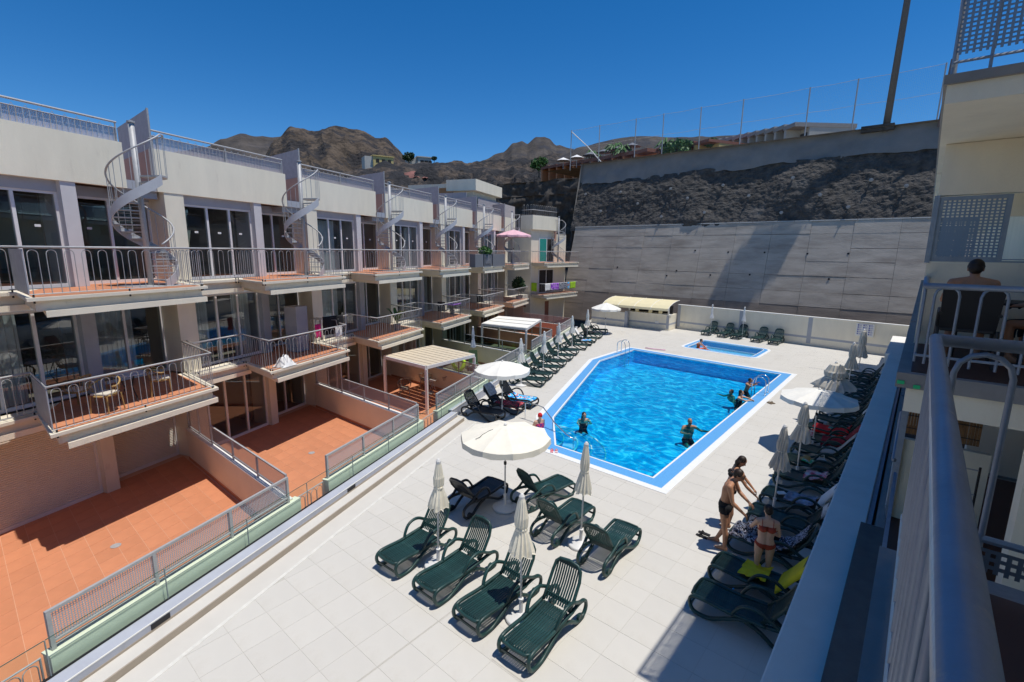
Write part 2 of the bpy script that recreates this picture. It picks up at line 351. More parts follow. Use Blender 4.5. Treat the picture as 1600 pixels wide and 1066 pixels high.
def ring(mb, poly, d0, d1, z0, z1):
    a = offset(poly, d0); b = offset(poly, d1); n = len(poly)
    vs = [(p[0], p[1], z) for z in (z0, z1) for p in a]+[(p[0], p[1], z) for z in (z0, z1) for p in b]
    fs = []
    for i in range(n):
        j = (i+1) % n
        fs += [(i+n, j+n, j+3*n, i+3*n), (i, j, j+n, i+n), (i+2*n, i+3*n, j+3*n, j+2*n), (i, i+2*n, j+2*n, j)]
    return mb.add(vs, fs)
def roundp(poly, idx, r, seg=5):
    out = []; n = len(poly)
    for i in range(n):
        p = Vector(poly[i])
        if i not in idx: out.append(tuple(p)); continue
        a = (Vector(poly[i-1])-p).normalized(); b = (Vector(poly[(i+1) % n])-p).normalized()
        for k in range(seg+1):
            t = k/seg; q = (p+a*r)*(1-t)**2+p*2*t*(1-t)+(p+b*r)*t*t; out.append(tuple(q))
    return out
def inside(p, poly):
    c = False; n = len(poly); x, y = p
    for i in range(n):
        x0, y0 = poly[i]; x1, y1 = poly[i-1]
        if (y0 > y) != (y1 > y) and x < (x1-x0)*(y-y0)/(y1-y0)+x0: c = not c
    return c
def dist_to(p, poly):
    best = 1e9
    for i in range(len(poly)):
        a = Vector(poly[i-1]); b = Vector(poly[i]); q = Vector(p); d = b-a
        t = max(0, min(1, (q-a).dot(d)/d.length_squared)); best = min(best, (q-a-d*t).length)
    return best
# ================================================================ ground, deck, pool
def DU(x, y): return (x*CA_ - y*SN_, x*SN_ + y*CA_)
g = MB().box(-900, 900, -60, 1500, -2.2, -2.0).build('ground', m_ledge, kind='structure')
POOL = [(-10.5, 13.93), (-8.66, 11.5), (-4.42, 11.42), (-4.42, 27.98), (-14.15, 28.68), (-14.15, 23.7)][::1]
KID = roundp([(-11.8, 31.05), (-6.95, 30.58), (-6.92, 34.4), (-11.8, 35.0)], (0, 1, 2, 3), 0.7)
POOLW = roundp(offset(POOL, 0.60), (1, 2, 3, 4), 0.35)
KIDW = offset(KID, 0.38)
left0 = DU(-7.3, -4); left1 = DU(-7.3, 15.27); left2 = DU(-8.05, 15.27); left3 = DU(-8.05, 44)
outer = [left0, (-0.6, -4), (-0.6, 37.0), (-15, 38.8), (-22, 38.8), (-22.5, 36.2), left3, left2, left1]
outer = [left0, (-0.6, -4), (-0.6, 37.3), (-15.0, 38.9), (-22.6, 38.9), left3, left2, left1]
deck = bpy.data.objects.new('pool_deck', None)
vs = [Vector((p[0], p[1], 0)) for p in outer]; h1 = [Vector((p[0], p[1], 0)) for p in offset(POOL, 0.55)]; h2 = [Vector((p[0], p[1], 0)) for p in offset(KID, 0.3)]
tri = tessellate_polygon([vs, h1[::-1], h2[::-1]]); allv = vs+h1[::-1]+h2[::-1]
mb = MB(); fs = []
for a, b, c in tri:
    ar = (allv[b]-allv[a]).cross(allv[c]-allv[a]).z
    fs.append((a, b, c) if ar > 0 else (a, c, b))
mb.add([(p.x, p.y, -0.0045) for p in allv], fs)
deck = mb.build('pool_deck', m_joint, kind='structure'); deck.rotation_euler = (0, 0, DR)
tm = MB().box(-0.298, 0.298, -0.298, 0.298, -0.011, 0.0).mesh('tile', m_tile)
cells = []
for i in range(-45, 1):
    for j in range(-6, 66):
        u = -3.08+0.6*i+0.3+1.2*0; v = 0.45+0.6*j-0.3
        if u > -0.5: continue
        x, y = u*CA_+v*SN_, -u*SN_+v*CA_
        lim = -7.1 if y < 15.1 else -7.85
        if x < lim: continue
        if v > 37.3+(-0.6-u)*0.113 or v > 38.6: continue
        if inside((u, v), POOL) and dist_to((u, v), POOL) > 0.27: continue
        if inside((u, v), KID) and dist_to((u, v), KID) > 0.1: continue
        vis = (u*0.646*-1+0.763*v) > 2.2
        cells.append((0 if vis else 1, x*x+y*y, u, v))
for i in range(1, 6):           # columns right of the grid origin
    for j in range(4, 66):
        u = -3.08+0.6*i+0.3; v = 0.45+0.6*j-0.3
        if u > -0.5 or v > 37.2: continue
        x, y = u*CA_+v*SN_, -u*SN_+v*CA_; cells.append((0, x*x+y*y, u, v))
cells.sort(); far = MB()
for k, (q, d2, u, v) in enumerate(cells):
    if k < 300: inst('tile', tm, deck, (u, v, random.uniform(-0.0012, 0.0)), (0, 0, random.uniform(-.002, .002)))
    else: far.box(u-.298, u+.298, v-.298, v+.298, -0.011, -0.0005+random.uniform(-.001, 0))
far.build('tile', m_tile, deck, kind='stuff')
# expansion joints and hatch lines seen in the paving
mb = MB()
for (u0, v0, u1, v1) in [(-5.5, 2.6, -5.5, 5.4), (-4.3, 4.68, -3.1, 4.68), (-1.3, 30.5, -3.5, 33.8)]:
    mb.bar((u0, v0, 0), (u1, v1, 0), 0.018, 0.003, 0.0005)
mb.build('expansion_joint', m_joint, deck)

pool = bpy.data.objects.new('swimming_pool', None)
def basin(name, W, depth, zw, floor_m, wm, ring_args):
    mb = MB(); n = len(W)
    A = sum(W[i][0]*W[(i+1)%n][1]-W[(i+1)%n][0]*W[i][1] for i in range(n))
    P = W if A > 0 else W[::-1]
    tri = tessellate_polygon([[Vector((p[0], p[1], 0)) for p in P]])
    fs = []
    for a, b, c in tri:
        ar = (P[b][0]-P[a][0])*(P[c][1]-P[a][1])-(P[c][0]-P[a][0])*(P[b][1]-P[a][1]); fs.append((a, b, c) if ar > 0 else (a, c, b))
    mb.add([(p[0], p[1], depth) for p in P]+[(p[0], p[1], 0.0) for p in P], fs+[((i+1) % n, i, i+n, (i+1) % n+n) for i in range(n)])
    o = mb.build(name, floor_m, kind='structure'); o.rotation_euler = (0, 0, DR)
    # water surface as a fine sheet
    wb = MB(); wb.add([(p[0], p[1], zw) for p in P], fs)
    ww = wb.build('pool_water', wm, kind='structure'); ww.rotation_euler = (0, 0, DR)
    return o
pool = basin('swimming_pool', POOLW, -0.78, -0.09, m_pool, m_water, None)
pool['label'] = 'six sided swimming pool lined with blue mosaic'
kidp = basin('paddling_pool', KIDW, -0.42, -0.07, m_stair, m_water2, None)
ring(MB(), POOL, -0.05, 0.17, -0.05, 0.012).build('white_edge_stone', m_wedge, pool)
ring(MB(), POOL, 0.17, 0.565, -0.05, 0.008).build('blue_edge_tile', m_cope, pool)
ring(MB(), POOL, 0.565, 0.62, -0.06, 0.013).build('white_nosing', m_wedge, pool)
ring(MB(), KID, -0.03, 0.14, -0.05, 0.012).build('white_edge_stone', m_wedge, kidp)
ring(MB(), KID, 0.14, 0.36, -0.05, 0.008).build('blue_edge_tile', m_cope, kidp)
ring(MB(), KID, 0.36, 0.40, -0.06, 0.011).build('white_nosing', m_wedge, kidp)
ring(MB(), offset(KIDW, 0.35), 0.0, 0.05, -0.42, -0.30).build('inner_step_line', m_wedge, kidp)
for i in range(4):              # quarter-round steps in the near left corner
    r = 1.05+0.48*i; mb = MB(); cx, cy = -9.62, 12.55
    arc = [(cx+r*math.cos(a), cy+r*math.sin(a)) for a in [rad(-45+180*k/24) for k in range(25)]]
    mb.prism(arc, -0.77, -0.20-0.14*i); st = mb.build('pool_step', m_stair, pool)
    lb = MB(); lb.tube([(x, y, -0.195-0.14*i) for x, y in arc], 0.028, 6); lb.build('step_nosing', m_wedge, st)
for (x, y, a) in [(-9.85, 15.25, 0.6), (-9.9, 20.0, .6)]:
    pass
# ---------------------------------------------------------------- kerb and glass balustrade along the terraces
kw = tag(MB().box(-7.86, -7.60, -4, 15.27, -0.1, 0.28).build('kerb_wall', m_kerb, bevel=0.012), 'long low grey kerb wall with vents along the left edge of the deck', 'wall')
MB().box(-7.598, -7.33, -4, 15.25, -0.05, 0.12).build('tread', m_ltile, kw)
MB().box(-7.33, -7.305, -4, 15.25, -0.05, 0.121).build('riser', m_strip, kw)
MB().box(-7.612, -7.596, -4, 15.26, 0.266, 0.284).build('edge_highlight', m_white, kw)  # white strip painting the highlight along the rounded kerb edge
MB().box(-7.60, -7.592, -4, 15.26, 0.12, 0.16).build('base_stain', m_strip, kw)
for s in (4.35, 9.1): MB().box(-7.60, -7.588, s, s+0.30, 0.165, 0.25).build('vent', m_vent, kw)
le = MB().box(-7.30, -6.88, -4, 15.3, -0.01, 0.004).build('edge_paving', m_ltile, deck); le.rotation_euler = (0, 0, -DR)
le2 = MB().box(-6.88, -6.81, -4, 15.3, -0.01, 0.006).build('white_drain_line', mat('pale_line_stone', (.68, .66, .60), .6), deck); le2.rotation_euler = (0, 0, -DR)
kw2 = tag(MB().box(-7.97, -7.83, 15.27, 37.0, -0.1, 0.34).build('kerb_wall', m_kerb, bevel=0.01), 'low grey kerb behind the far left row of loungers', 'wall')
MB().box(-7.83, -7.80, 19.6, 37.0, -0.05, 0.10).build('base_course', m_cream, kw2)
MB().box(-7.832, -7.822, 15.3, 37.0, 0.30, 0.335).build('edge_highlight', m_white, kw2)  # edge highlight continued as a white strip on the far kerb
gb = thing('glass_balustrade', 'frameless greenish glass balustrade standing on the grey kerb', 'balustrade', (-7.875, 0, 0))
gp = MB().add([(0, .008, .28), (0, 1.612, .28), (0, 1.612, .86), (0, .008, .86)], [(0, 1, 2, 3)]).mesh('glass_pane', m_balu)
gs = MB().box(-0.012, 0.012, 0, 1.62, 0.275, 0.30).mesh('base_seal', m_vent)
ge = MB().box(-0.007, 0.007, 0.008, 1.612, 0.86, 0.866).mesh('top_edge', mat('dark_glass_edge', (0.05, 0.12, 0.10), 0.2))
gj = MB().box(-0.008, 0.008, -0.006, 0.006, 0.30, 0.86).mesh('joint_seal', mat('grey_seal', (0.22, 0.27, 0.27), 0.5))
for i in range(18):
    y = -1.35+1.62*i-0.3
    inst('glass_pane', gp, gb, (0, y, 0)); inst('base_seal', gs, gb, (0, y, 0)); inst('top_edge', ge, gb, (0, y, 0)); inst('joint_seal', gj, gb, (0, y, 0))

# ================================================================ rear garden wall, kiosk, retaining wall
rw = thing('garden_wall', 'cream garden wall with grey bands closing the far end of the deck', 'wall', D(-15.04, 38.72), DR-math.atan2(1.5, 13.4))
Lw = 15.6
MB().box(0, Lw, 0, 0.2, 0, 1.93).build('wall_panel', m_cream, rw)
MB().box(-0.01, Lw, -0.03, 0.23, 1.93, 1.98).build('coping', m_white, rw)
MB().box(0.02, Lw, -0.004, 0.0, 0.50, 0.64).build('grey_band', m_grey, rw)
MB().box(0.02, Lw, -0.012, 0.0, 0.0, 0.16).build('base_course', m_creamd, rw)
for x in (0.0, 4.95, 9.5): MB().box(x, x+0.26, -0.008, 0.0, 0.17, 1.93).build('pilaster', m_grey, rw)
MB().box(12.6, 15.6, -0.02, -0.006, 0.16, 0.50).build('lower_panel', m_creamd, rw)
sg = thing('rules_sign', 'white pool rules sign with columns of small blue print on the garden wall', 'sign', D(-2.9, 37.25, 1.0), DR-math.atan2(1.5, 13.4))
MB().box(0, 0.95, -0.02, 0.0, 0.05, 0.85).build('board', m_white, sg)
tx = MB(); random.seed(3)
for c in range(3):
    for r in range(5):
        x = 0.08+c*0.29; z = 0.70-r*0.135
        tx.box(x, x+0.075, -0.024, -0.0205, z, z+0.09)
        for k in range(3): tx.box(x+0.095, x+0.095+random.uniform(.08, .15), -0.023, -0.0205, z+0.07-k*0.033, z+0.083-k*0.033)
tx.box(0.1, 0.85, -0.023, -0.0205, 0.81, 0.83)
tx.build('printed_text', mat('blue_print', (0.16, 0.17, 0.42), 0.6), sg)
# kiosk with yellow awning
ki = thing('pool_kiosk', 'cream pool kiosk with grey bands under a curved yellow awning', 'kiosk', D(-15.02, 37.05), DR+0.03)
MB().box(-3.62, 0, 0, 1.65, 0, 1.22).build('counter', m_cream, ki)
MB().box(-3.62, 0.004, -0.006, 1.656, 0.42, 0.56).build('grey_band', m_grey, ki)
MB().box(-3.64, 0.02, -0.02, 1.66, 0.0, 0.14).build('base_course', m_creamd, ki)
for x in (-0.22, -3.62): MB().box(x, x+0.20, -0.012, 0, 0.15, 1.22).build('pilaster', m_grey, ki)
MB().box(-3.7, 0.06, -0.06, 0.35, 1.22, 1.27).build('counter_top', m_white, ki)
MB().box(-3.62, -0.02, 0.7, 0.78, 1.27, 1.9).build('shutter', m_dark, ki)
for x in (-2.9, -1.75, -0.9): MB().box(x, x+0.28, -0.02, 0.1, 1.28, 1.52).build('box', m_awn, ki)
MB().box(-1.15, -0.85, -0.03, -0.006, 0.5, 0.68).build('socket_plate', m_white, ki)
for x in (-0.15, -3.5): MB().box(x, x+0.1, 0.0, 0.1, 1.27, 2.0).build('post', m_pole, ki)
aw = MB(); prof = [(-0.75, 1.62), (-0.70, 1.78), (-0.3, 1.98), (0.3, 2.14), (1.0, 2.24), (1.7, 2.27)]
for i in range(len(prof)-1):
    (y0, z0), (y1, z1) = prof[i], prof[i+1]
    for k in range(4):
        a = -5.55+1.42*k; b = a+1.40
        aw.add([(a, y0, z0), (b, y0, z0), (b, y1, z1), (a, y1, z1), (a, y0, z0+.03), (b, y0, z0+.03), (b, y1, z1+.03), (a, y1, z1+.03)],
               [(0,3,2,1),(4,5,6,7),(0,1,5,4),(1,2,6,5),(2,3,7,6),(3,0,4,7)])
aw.build('awning', m_awn, ki)
rb = MB()
for k in range(5):
    a = -5.56+1.42*k; rb.tube([(a, y, z+0.035) for y, z in prof], 0.022, 5)
rb.build('awning_rib', m_white, ki)
sw = thing('screen_wall', 'short cream screen wall with grey band beside the kiosk', 'wall', D(-21.8, 36.5), DR)
MB().box(0, 3.2, 0, 0.18, 0, 1.15).build('wall_panel', m_cream, sw)
MB().box(0, 3.2, -0.005, 0.0, 0.40, 0.56).build('grey_band', m_grey, sw)
MB().box(3.2, 3.42, -0.05, 0.22, 0, 1.32).build('end_pillar', m_grey, sw)
MB().box(-0.02, 3.2, -0.02, 0.2, 1.15, 1.19).build('coping', m_white, sw)

# battered concrete retaining wall: panels with recessed joints
rt = thing('retaining_wall', 'tall board marked concrete retaining wall with drain holes behind the pool', 'wall', D(0, 40.0), DR)
BT = 0.27                                                   # lean per metre of height
def rtp(u, z, off=0.0): return (u, BT*(z+0.3)-off, z)
MB().add([rtp(-27.6, -0.5, -.03), rtp(6, -0.5, -.03), rtp(6, 8.5, -.03), rtp(-27.6, 8.5, -.03), (6, 3.6, 8.5), (-27.6, 3.6, 8.5), (-27.6, 3.6, -.5), (6, 3.6, -.5)],
         [(0, 1, 2, 3), (3, 2, 4, 5), (0, 3, 5, 6), (1, 7, 4, 2)]).build('wall_core', m_concj, rt)
random.seed(11)
zs = [-0.4, 1.15, 2.35, 3.4, 4.55, 5.6, 6.55, 7.6, 8.52]
for r in range(8):
    u = -27.8
    while u < 5:
        wdt = 2.62; a = max(u, -27.6)+0.008; b = min(u+wdt, 5)-0.008; u += wdt
        if b-a < .2: continue
        pr = random.uniform(0.0, 0.03); z0 = zs[r]+0.008; z1 = zs[r+1]-0.008
        zt = [z1+(random.uniform(-.03, .03) if r < 7 else 0) for _ in range(2)]
        P = [rtp(a, z0, pr), rtp(b, z0, pr), rtp(b, zt[0], pr), rtp(a, zt[1], pr)]; Q = [(p[0], p[1]+0.05, p[2]) for p in P]
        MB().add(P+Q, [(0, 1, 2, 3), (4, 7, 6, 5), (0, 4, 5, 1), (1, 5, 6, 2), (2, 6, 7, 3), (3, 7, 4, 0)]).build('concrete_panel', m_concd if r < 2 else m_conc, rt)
mb = MB()
for i in range(34):
    u = -27.6+i*0.98; mb.add([rtp(u, 8.52, .06), rtp(u+.96, 8.52, .06), rtp(u+.96, 8.60, .06), rtp(u, 8.60, .06), (u, 3.4, 8.60), (u+.96, 3.4, 8.60)], [(0, 1, 2, 3), (3, 2, 5, 4)])
mb.build('top_ledge', mat('pale_ledge', (0.42, 0.41, 0.38), 0.9), rt)
hm = MB().tube([(0, 0, 0), (0, 0.05, 0)], 0.07, 10).mesh('drain_hole', m_vent)
for (u, z) in [(-15.1, 6.32), (-12.4, 6.21), (-9.7, 6.21), (-6.8, 6.15), (-4.3, 6.18), (-22.1, 4.73), (-16.4, 4.59), (-13.5, 4.34), (-10.5, 4.48), (-5.2, 4.38), (-17.2, 4.14)]:
    inst('drain_hole', hm, rt, (u, BT*(z+.3)-0.05, z))
# sprayed rock face above it, with a smoother cap band
rk = thing('rock_face', 'black sprayed rock face studded with anchor heads above the concrete wall', 'rock face', D(0, 41.9), DR)
def grid(name, nu, nz, fn, m, parent=None, kind=None, smooth=True):
    vs = [fn(i/nu, j/nz) for j in range(nz+1) for i in range(nu+1)]
    fs = [(j*(nu+1)+i, j*(nu+1)+i+1, (j+1)*(nu+1)+i+1, (j+1)*(nu+1)+i) for j in range(nz) for i in range(nu)]
    return MB().add(vs, fs).build(name, m, parent, smooth=smooth, kind=kind)
def capz(u): return 13.1+0.012*(u+14)+0.25*noise.noise(Vector((u*.35, 3, 0)))+.12*noise.noise(Vector((u*1.4, 5, 0)))
def rf(a, b):
    u = -28.2+34.5*a; z = 8.2+b*(capz(u)-8.2+.1); P = Vector((u, 0, z))
    d = 0.15*noise.fractal(P*0.55, 1.0, 2.1, 4)+0.07*noise.fractal(P*2.6, 1.0, 2.0, 3)
    d += 0.9*max(0, noise.noise(P*0.22+Vector((7, 0, 0))))+0.05*(1-2*abs(noise.noise(Vector((u*1.1, 4, z*1.9)))))+0.045*(1-2*abs(noise.noise(Vector((u*3.1, 8, z*5.0)))))
    return (u, 0.55+0.36*(z-8.4)-0.75*d*min(1, b*6+.15), z)
grid('rough_rock', 440, 70, rf, m_shot, rk, smooth=False)
def cf(a, b):
    u = -28.2+34.5*a; z0 = capz(u); z = z0-0.12+b*(14.98-z0+.12); P = Vector((u, 9, z))
    return (u, 0.55+0.36*(z-8.4)-0.16-0.16*b-0.10*noise.fractal(P*0.8, 1, 2, 3), z)
grid('sprayed_cap', 220, 10, cf, m_cap, rk)
MB().add([(-28.2, 2.1, 14.95), (6.3, 2.1, 14.95), (6.3, 4, 14.95), (-28.2, 4, 14.95), (-28.2, 4, -1), (-28.2, 0.0, -1), (-28.2, .6, 8.4)], [(0, 1, 2, 3), (0, 3, 4, 5, 6)]).build('cap_top', m_cap, rk)
ph = MB().lathe([(0.0, 0.0), (0.05, 0.0), (0.05, 0.30), (0.13, 0.30), (0.13, 0.36), (0.04, 0.38), (0.04, 0.5)], 8).mesh('anchor_head', mat('pale_anchor', (0.3, 0.3, 0.3), 0.6))
for (u, z) in [(-27.2, 11.85), (-23.1, 11.76), (-21.2, 10.58), (-25.0, 10.04), (-18.6, 9.27), (-18.2, 11.72), (-16.5, 10.78), (-14.85, 9.48), (-13.8, 11.71), (-11.6, 10.69), (-8.6, 11.83), (-6.6, 10.41), (-4.75, 9.44), (-9.0, 9.23), (-3.7, 11.28), (-1.7, 10.72)]:
    y = rf((u+28.2)/34.5, (z-8.2)/(capz(u)-8.1))[1]
    inst('anchor_head', ph, rk, (u, y+0.12, z), (rad(90), 0, 0))
# plateau behind, fence posts, floodlight mast
def plateau(a, b):
    u = -34+190*a; v = 45.3+220*b*b; z = 14.9+0.055*(v-45)*(0.4+0.6*a)+0.5*noise.noise(Vector((u*.05, v*.05, 2)))*min(1, b*8)
    p = D(u, v, z); return tuple(p)
grid('plateau', 60, 40, plateau, m_ledge, kind='structure')
fe = thing('net_fence', 'tall wire net fence on slim posts along the top of the rock face', 'fence', D(0, 44.8, 14.9), DR)
pu = [-30.1, -26.7, -22.75, -20.0, -16.6, -13.2, -8.45, -5.45, -0.7]
pm = MB().tube([(0, 0, -0.3), (0, 0, 3.7)], 0.045, 6).mesh('post', m_steel)
for i, u in enumerate(pu): inst('post', pm, fe, (u, 0, 0), (random.uniform(-.01, .01), random.uniform(-.012, .012), 0))
mb = MB()
for a, b in zip(pu[:-1], pu[1:]):
    for z in (3.66, 1.9, 0.15): mb.tube([(a, 0, z), ((a+b)/2, 0, z-0.06), (b, 0, z)], 0.012, 3, caps=False)
mb.build('wire', m_steel, fe)
mb = MB()
for a, b in zip(pu[:-1], pu[1:]): mb.quad((a, 0.01, 0.1), (b, 0.01, 0.1), (b, 0.01, 3.65), (a, 0.01, 3.65))
mb.build('net', m_net, fe)
MB().tube([(-30.1, 0, 3.6), (-28.2, 0.3, 1.9), (-26.5, 0.5, 0.1)], 0.05, 5).build('brace', m_pole, fe)
ms = thing('floodlight_mast', 'thick grey floodlight mast rising from the rock edge out of frame', 'mast', D(-3.4, 44.6, 14.8), DR)
MB().tube([(0, 0, -0.2), (0.25, 0, 12), (.35, 0, 21)], [0.22, 0.18, 0.15], 12).build('pole', mat('dark_mast_steel', (.13, .125, .12), .6), ms, smooth=True)
for z in (15.2, 17.0, 18.8):
    MB().box(-1.3, 1.9, -.12, .12, z, z+.18).build('crossbar', m_steel, ms)
    for x in (-1.2, -.55, .1, .75, 1.4): MB().box(x, x+.45, -.45, .12, z+.2, z+.75).build('floodlight', m_steel, ms)
MB().box(-1.4, 0.5, -0.5, 0.5, -0.1, 0.32).build('foundation', m_shot, ms)
st = thing('fence_post', 'lone leaning post at the right end of the rock edge', 'post', D(-0.55, 44.2, 14.8), DR)
MB().tube([(0, 0, -.3), (0.15, 0, 3.8)], 0.07, 6).build('pole', mat('rusty_post', (0.18, 0.13, 0.12), 0.8), st)

# ================================================================ hills and terraces behind
def hill(name, prof, d0, d1, d2, m, amp, fr, n=160, nd=46, seed=0.0, base=2.0):
    """prof: (azimuth, elevation) of the crest; the ground climbs from d0 to the crest at d1 and falls to d2"""
    az0, az1 = prof[0][0], prof[-1][0]
    def el(a):
        for (p, q), (r, s) in zip(prof[:-1], prof[1:]):
            if p <= a <= r:
                t = (a-p)/(r-p); t = t*t*(3-2*t)*.5+t*.5; return q+(s-q)*t
        return prof[-1][1]
    def fn(i, j):
        a = az0+(az1-az0)*i; zc = 6.14+d1*math.tan(rad(el(a)))
        if j <= 0.7:
            t = j/0.7; d = d0+(d1-d0)*t; h = base+(zc-base)*(t**1.25)
        else:
            t = (j-0.7)/0.3; d = d1+(d2-d1)*t; h = zc-(zc-base)*t*t
        P = Vector((math.sin(rad(a))*d, math.cos(rad(a))*d, 0))
        e = min(1, 4*(j/0.7) if j < .35 else 1)*(1.0 if j < 0.62 else 0.45)
        # ravines and crags
        f = noise.fractal(Vector((P.x*fr, P.y*fr, seed)), 1.0, 2.1, 5)
        rdg = 1-abs(noise.noise(Vector((a*0.55+seed, d*fr*0.35, seed))))*2
        return (P.x, P.y, h+amp*e*(f+0.5*rdg-0.35))
    vs = [fn(i/n, j/nd) for j in range(nd+1) for i in range(n+1)]
    fs = [(j*(n+1)+i, j*(n+1)+i+1, (j+1)*(n+1)+i+1, (j+1)*(n+1)+i) for j in range(nd) for i in range(n)]
    return MB().add(vs, fs).build(name, m, kind='structure', smooth=False)
hill('hill', [(-75, 6), (-60, 7.2), (-54.7, 8.6), (-51, 9.5), (-49.7, 10.3), (-48, 11.05), (-46.9, 10.9), (-44.2, 11.15), (-41.9, 10.3), (-39, 8.4), (-36, 6)], 500, 900, 1300, m_rockd, 9, 0.011, seed=4)
hill('hill', [(-49, 4.5), (-47.3, 7.2), (-46.2, 9.0), (-44.9, 10.7), (-43.3, 12.0), (-41.1, 12.3), (-39.2, 12.55), (-37.7, 12.3), (-35.7, 12.3), (-34, 11.9), (-32.7, 10.9), (-31.4, 9.6), (-29.5, 8.9), (-27, 7.5)], 240, 430, 700, m_rock, 8.5, 0.030, n=420, nd=120, seed=1)
hill('hill', [(-26, 7.5), (-23.2, 10.0), (-21, 10.9), (-19.8, 11.85), (-18.9, 12.05), (-18.3, 11.7), (-17.3, 12.5), (-15.8, 12.4), (-15, 11.7), (-12.8, 11.1), (-10, 10.2), (-6, 8)], 900, 1500, 2200, m_rockd, 12, 0.006, seed=9)
hill('hill', [(-16, 9.5), (-14.9, 10.5), (-12.1, 11.5), (-9.3, 12.0), (-6, 12.3), (-2, 12.0), (3.7, 11.75), (8.9, 11.45), (16.9, 11.0), (25, 10.3), (40, 9)], 700, 1100, 1700, m_rockd, 7, 0.012, seed=6)
hill('lava_field', [(-60, 5.5), (-45, 6.4), (-40.9, 7.0), (-36.9, 8.6), (-33.5, 9.2), (-31.4, 9.5), (-27.2, 9.75), (-24.3, 9.6), (-21.4, 9.95), (-17.8, 10.2), (-15.5, 10.6), (-13.5, 9.9), (-8.5, 9.0)], 75, 150, 260, m_lava, 2.4, 0.16, n=460, nd=130, seed=2)
# stepped dry stone terraces beside the sprayed rock
for i, (zt, dd) in enumerate([(8.0, 0), (10.8, 2.6), (13.6, 5.4), (16.2, 8.6)]):
    o = thing('terrace_wall', ['lowest', 'second', 'third', 'topmost'][i]+' black dry stone terrace wall left of the sprayed rock', 'wall', D(-28.0-.6*i, 47+dd*1.5), DR+0.12)
    def tw(a, b, zt=zt, i=i):
        x = -22+22*a; z = zt-3.6+3.6*b+(0.35*noise.noise(Vector((x*.4, i*5, 1))) if b > .95 else 0)
        P = Vector((x, i*9, z)); return (x, 0.1*(z-zt)-0.55*noise.fractal(P*0.9, 1, 2, 4), z)
    grid('stone_face', 110, 14, tw, m_drys, o)
    MB().add([(-22, -0.1, zt-.12), (0, -0.1, zt-.12), (0, 4.5, zt-.05), (-22, 4.5, zt-.05)], [(0, 1, 2, 3)]).build('earth_ledge', m_ledge, o)

# ---- far houses
def AE(az, el, d): return Vector((math.sin(rad(az))*d, math.cos(rad(az))*d, 6.14+d*math.tan(rad(el))))
def row_houses(name, label, p0, p1, n, wm, rm, hroof=0.5, storey=3.4, cat='house', flat=False):
    a, b = Vector(p0), Vector(p1); L = (b-a).length; dirv = (b-a).normalized(); rz = math.atan2((b-a).y, (b-a).x); slope = (b.z-a.z)/n
    o = thing(name, label, cat, a, rz); w_ = math.hypot((b-a).x, (b-a).y)/n
    for k in range(n):
        z = slope*k; x = k*w_
        MB().box(x, x+w_, 1.6, 7, z-storey*2, z).build('wall', wm, o)
        MB().box(x-.05, x+w_+.05, -0.2, 7.1, z, z+hroof*.5).build('roof', rm, o)
        MB().box(x, x+0.4, -0.1, 1.7, z-storey*2, z).build('pillar', wm, o)
        MB().box(x+.5, x+w_-.3, 1.55, 1.62, z-2.5, z-0.5).build('window', m_dark, o)
    return o
row_houses('terraced_houses', 'row of orange walled terraced houses with dark verandas above the rock', AE(-16.6, 8.95, 95), AE(-5.0, 10.55, 72), 11, m_orange, m_roof, 0.9, 1.5)
row_houses('yellow_house_row', 'low row of yellow houses between the orange row and the cream block', AE(-4.2, 10.6, 78), AE(1.2, 11.15, 70), 4, m_yhouse, m_roof, 0.7)
row_houses('hillside_block', 'long cream apartment block with a flat roof above the rock face', AE(1.6, 11.0, 84), AE(9.0, 11.85, 66), 10, m_whouse, mat('grey_flat_roof', (0.35, 0.33, 0.31), 0.9), 0.9)
for i, (az, el, d, hw, m, lab) in enumerate([(-34.4, 9.75, 210, 8, m_yhouse, 'small yellow flat roofed house at the foot of the brown hill'), (-30.0, 9.85, 190, 5, m_whouse, 'pale blue grey house among dark trees on the ridge')]):
    p = AE(az, el, d); o = thing('hillside_house', lab, 'house', p, rad(-az)+.25)
    MB().box(-hw/2, hw/2, -3, 3, -6, 0).build('wall', m, o); MB().box(-hw/2-.3, hw/2+.3, -3.3, 3.3, 0, 0.35).build('roof', m_whouse if i else m_yhouse, o)
    MB().box(-hw/2-3.2, -hw/2-.01, -2.4, 3, -6, -.2).build('annexe', m_whouse if not i else m, o)
    for k in range(3): MB().box(-hw/2+1+k*hw/3.4, -hw/2+2.3+k*hw/3.4, -3.05, -2.9, -2.4, -1.0).build('window', m_dark, o)
def leafball(mb, c, r, n, s, flat=0.75):
    for _ in range(n):
        d = Vector((random.gauss(0, 1), random.gauss(0, 1), random.gauss(0, 1))).normalized()*r*random.uniform(.55, 1.05); d.z *= flat
        p = Vector(c)+d; a = Vector((random.uniform(-1, 1), random.uniform(-1, 1), random.uniform(-1, 1))).normalized()*s; b = a.cross(Vector((random.uniform(-1, 1), random.uniform(-1, 1), random.uniform(-1, 1)))).normalized()*s*.6
        mb.add([p-a, p+b, p+a, p-b], [(0, 1, 2, 3)])
random.seed(5)
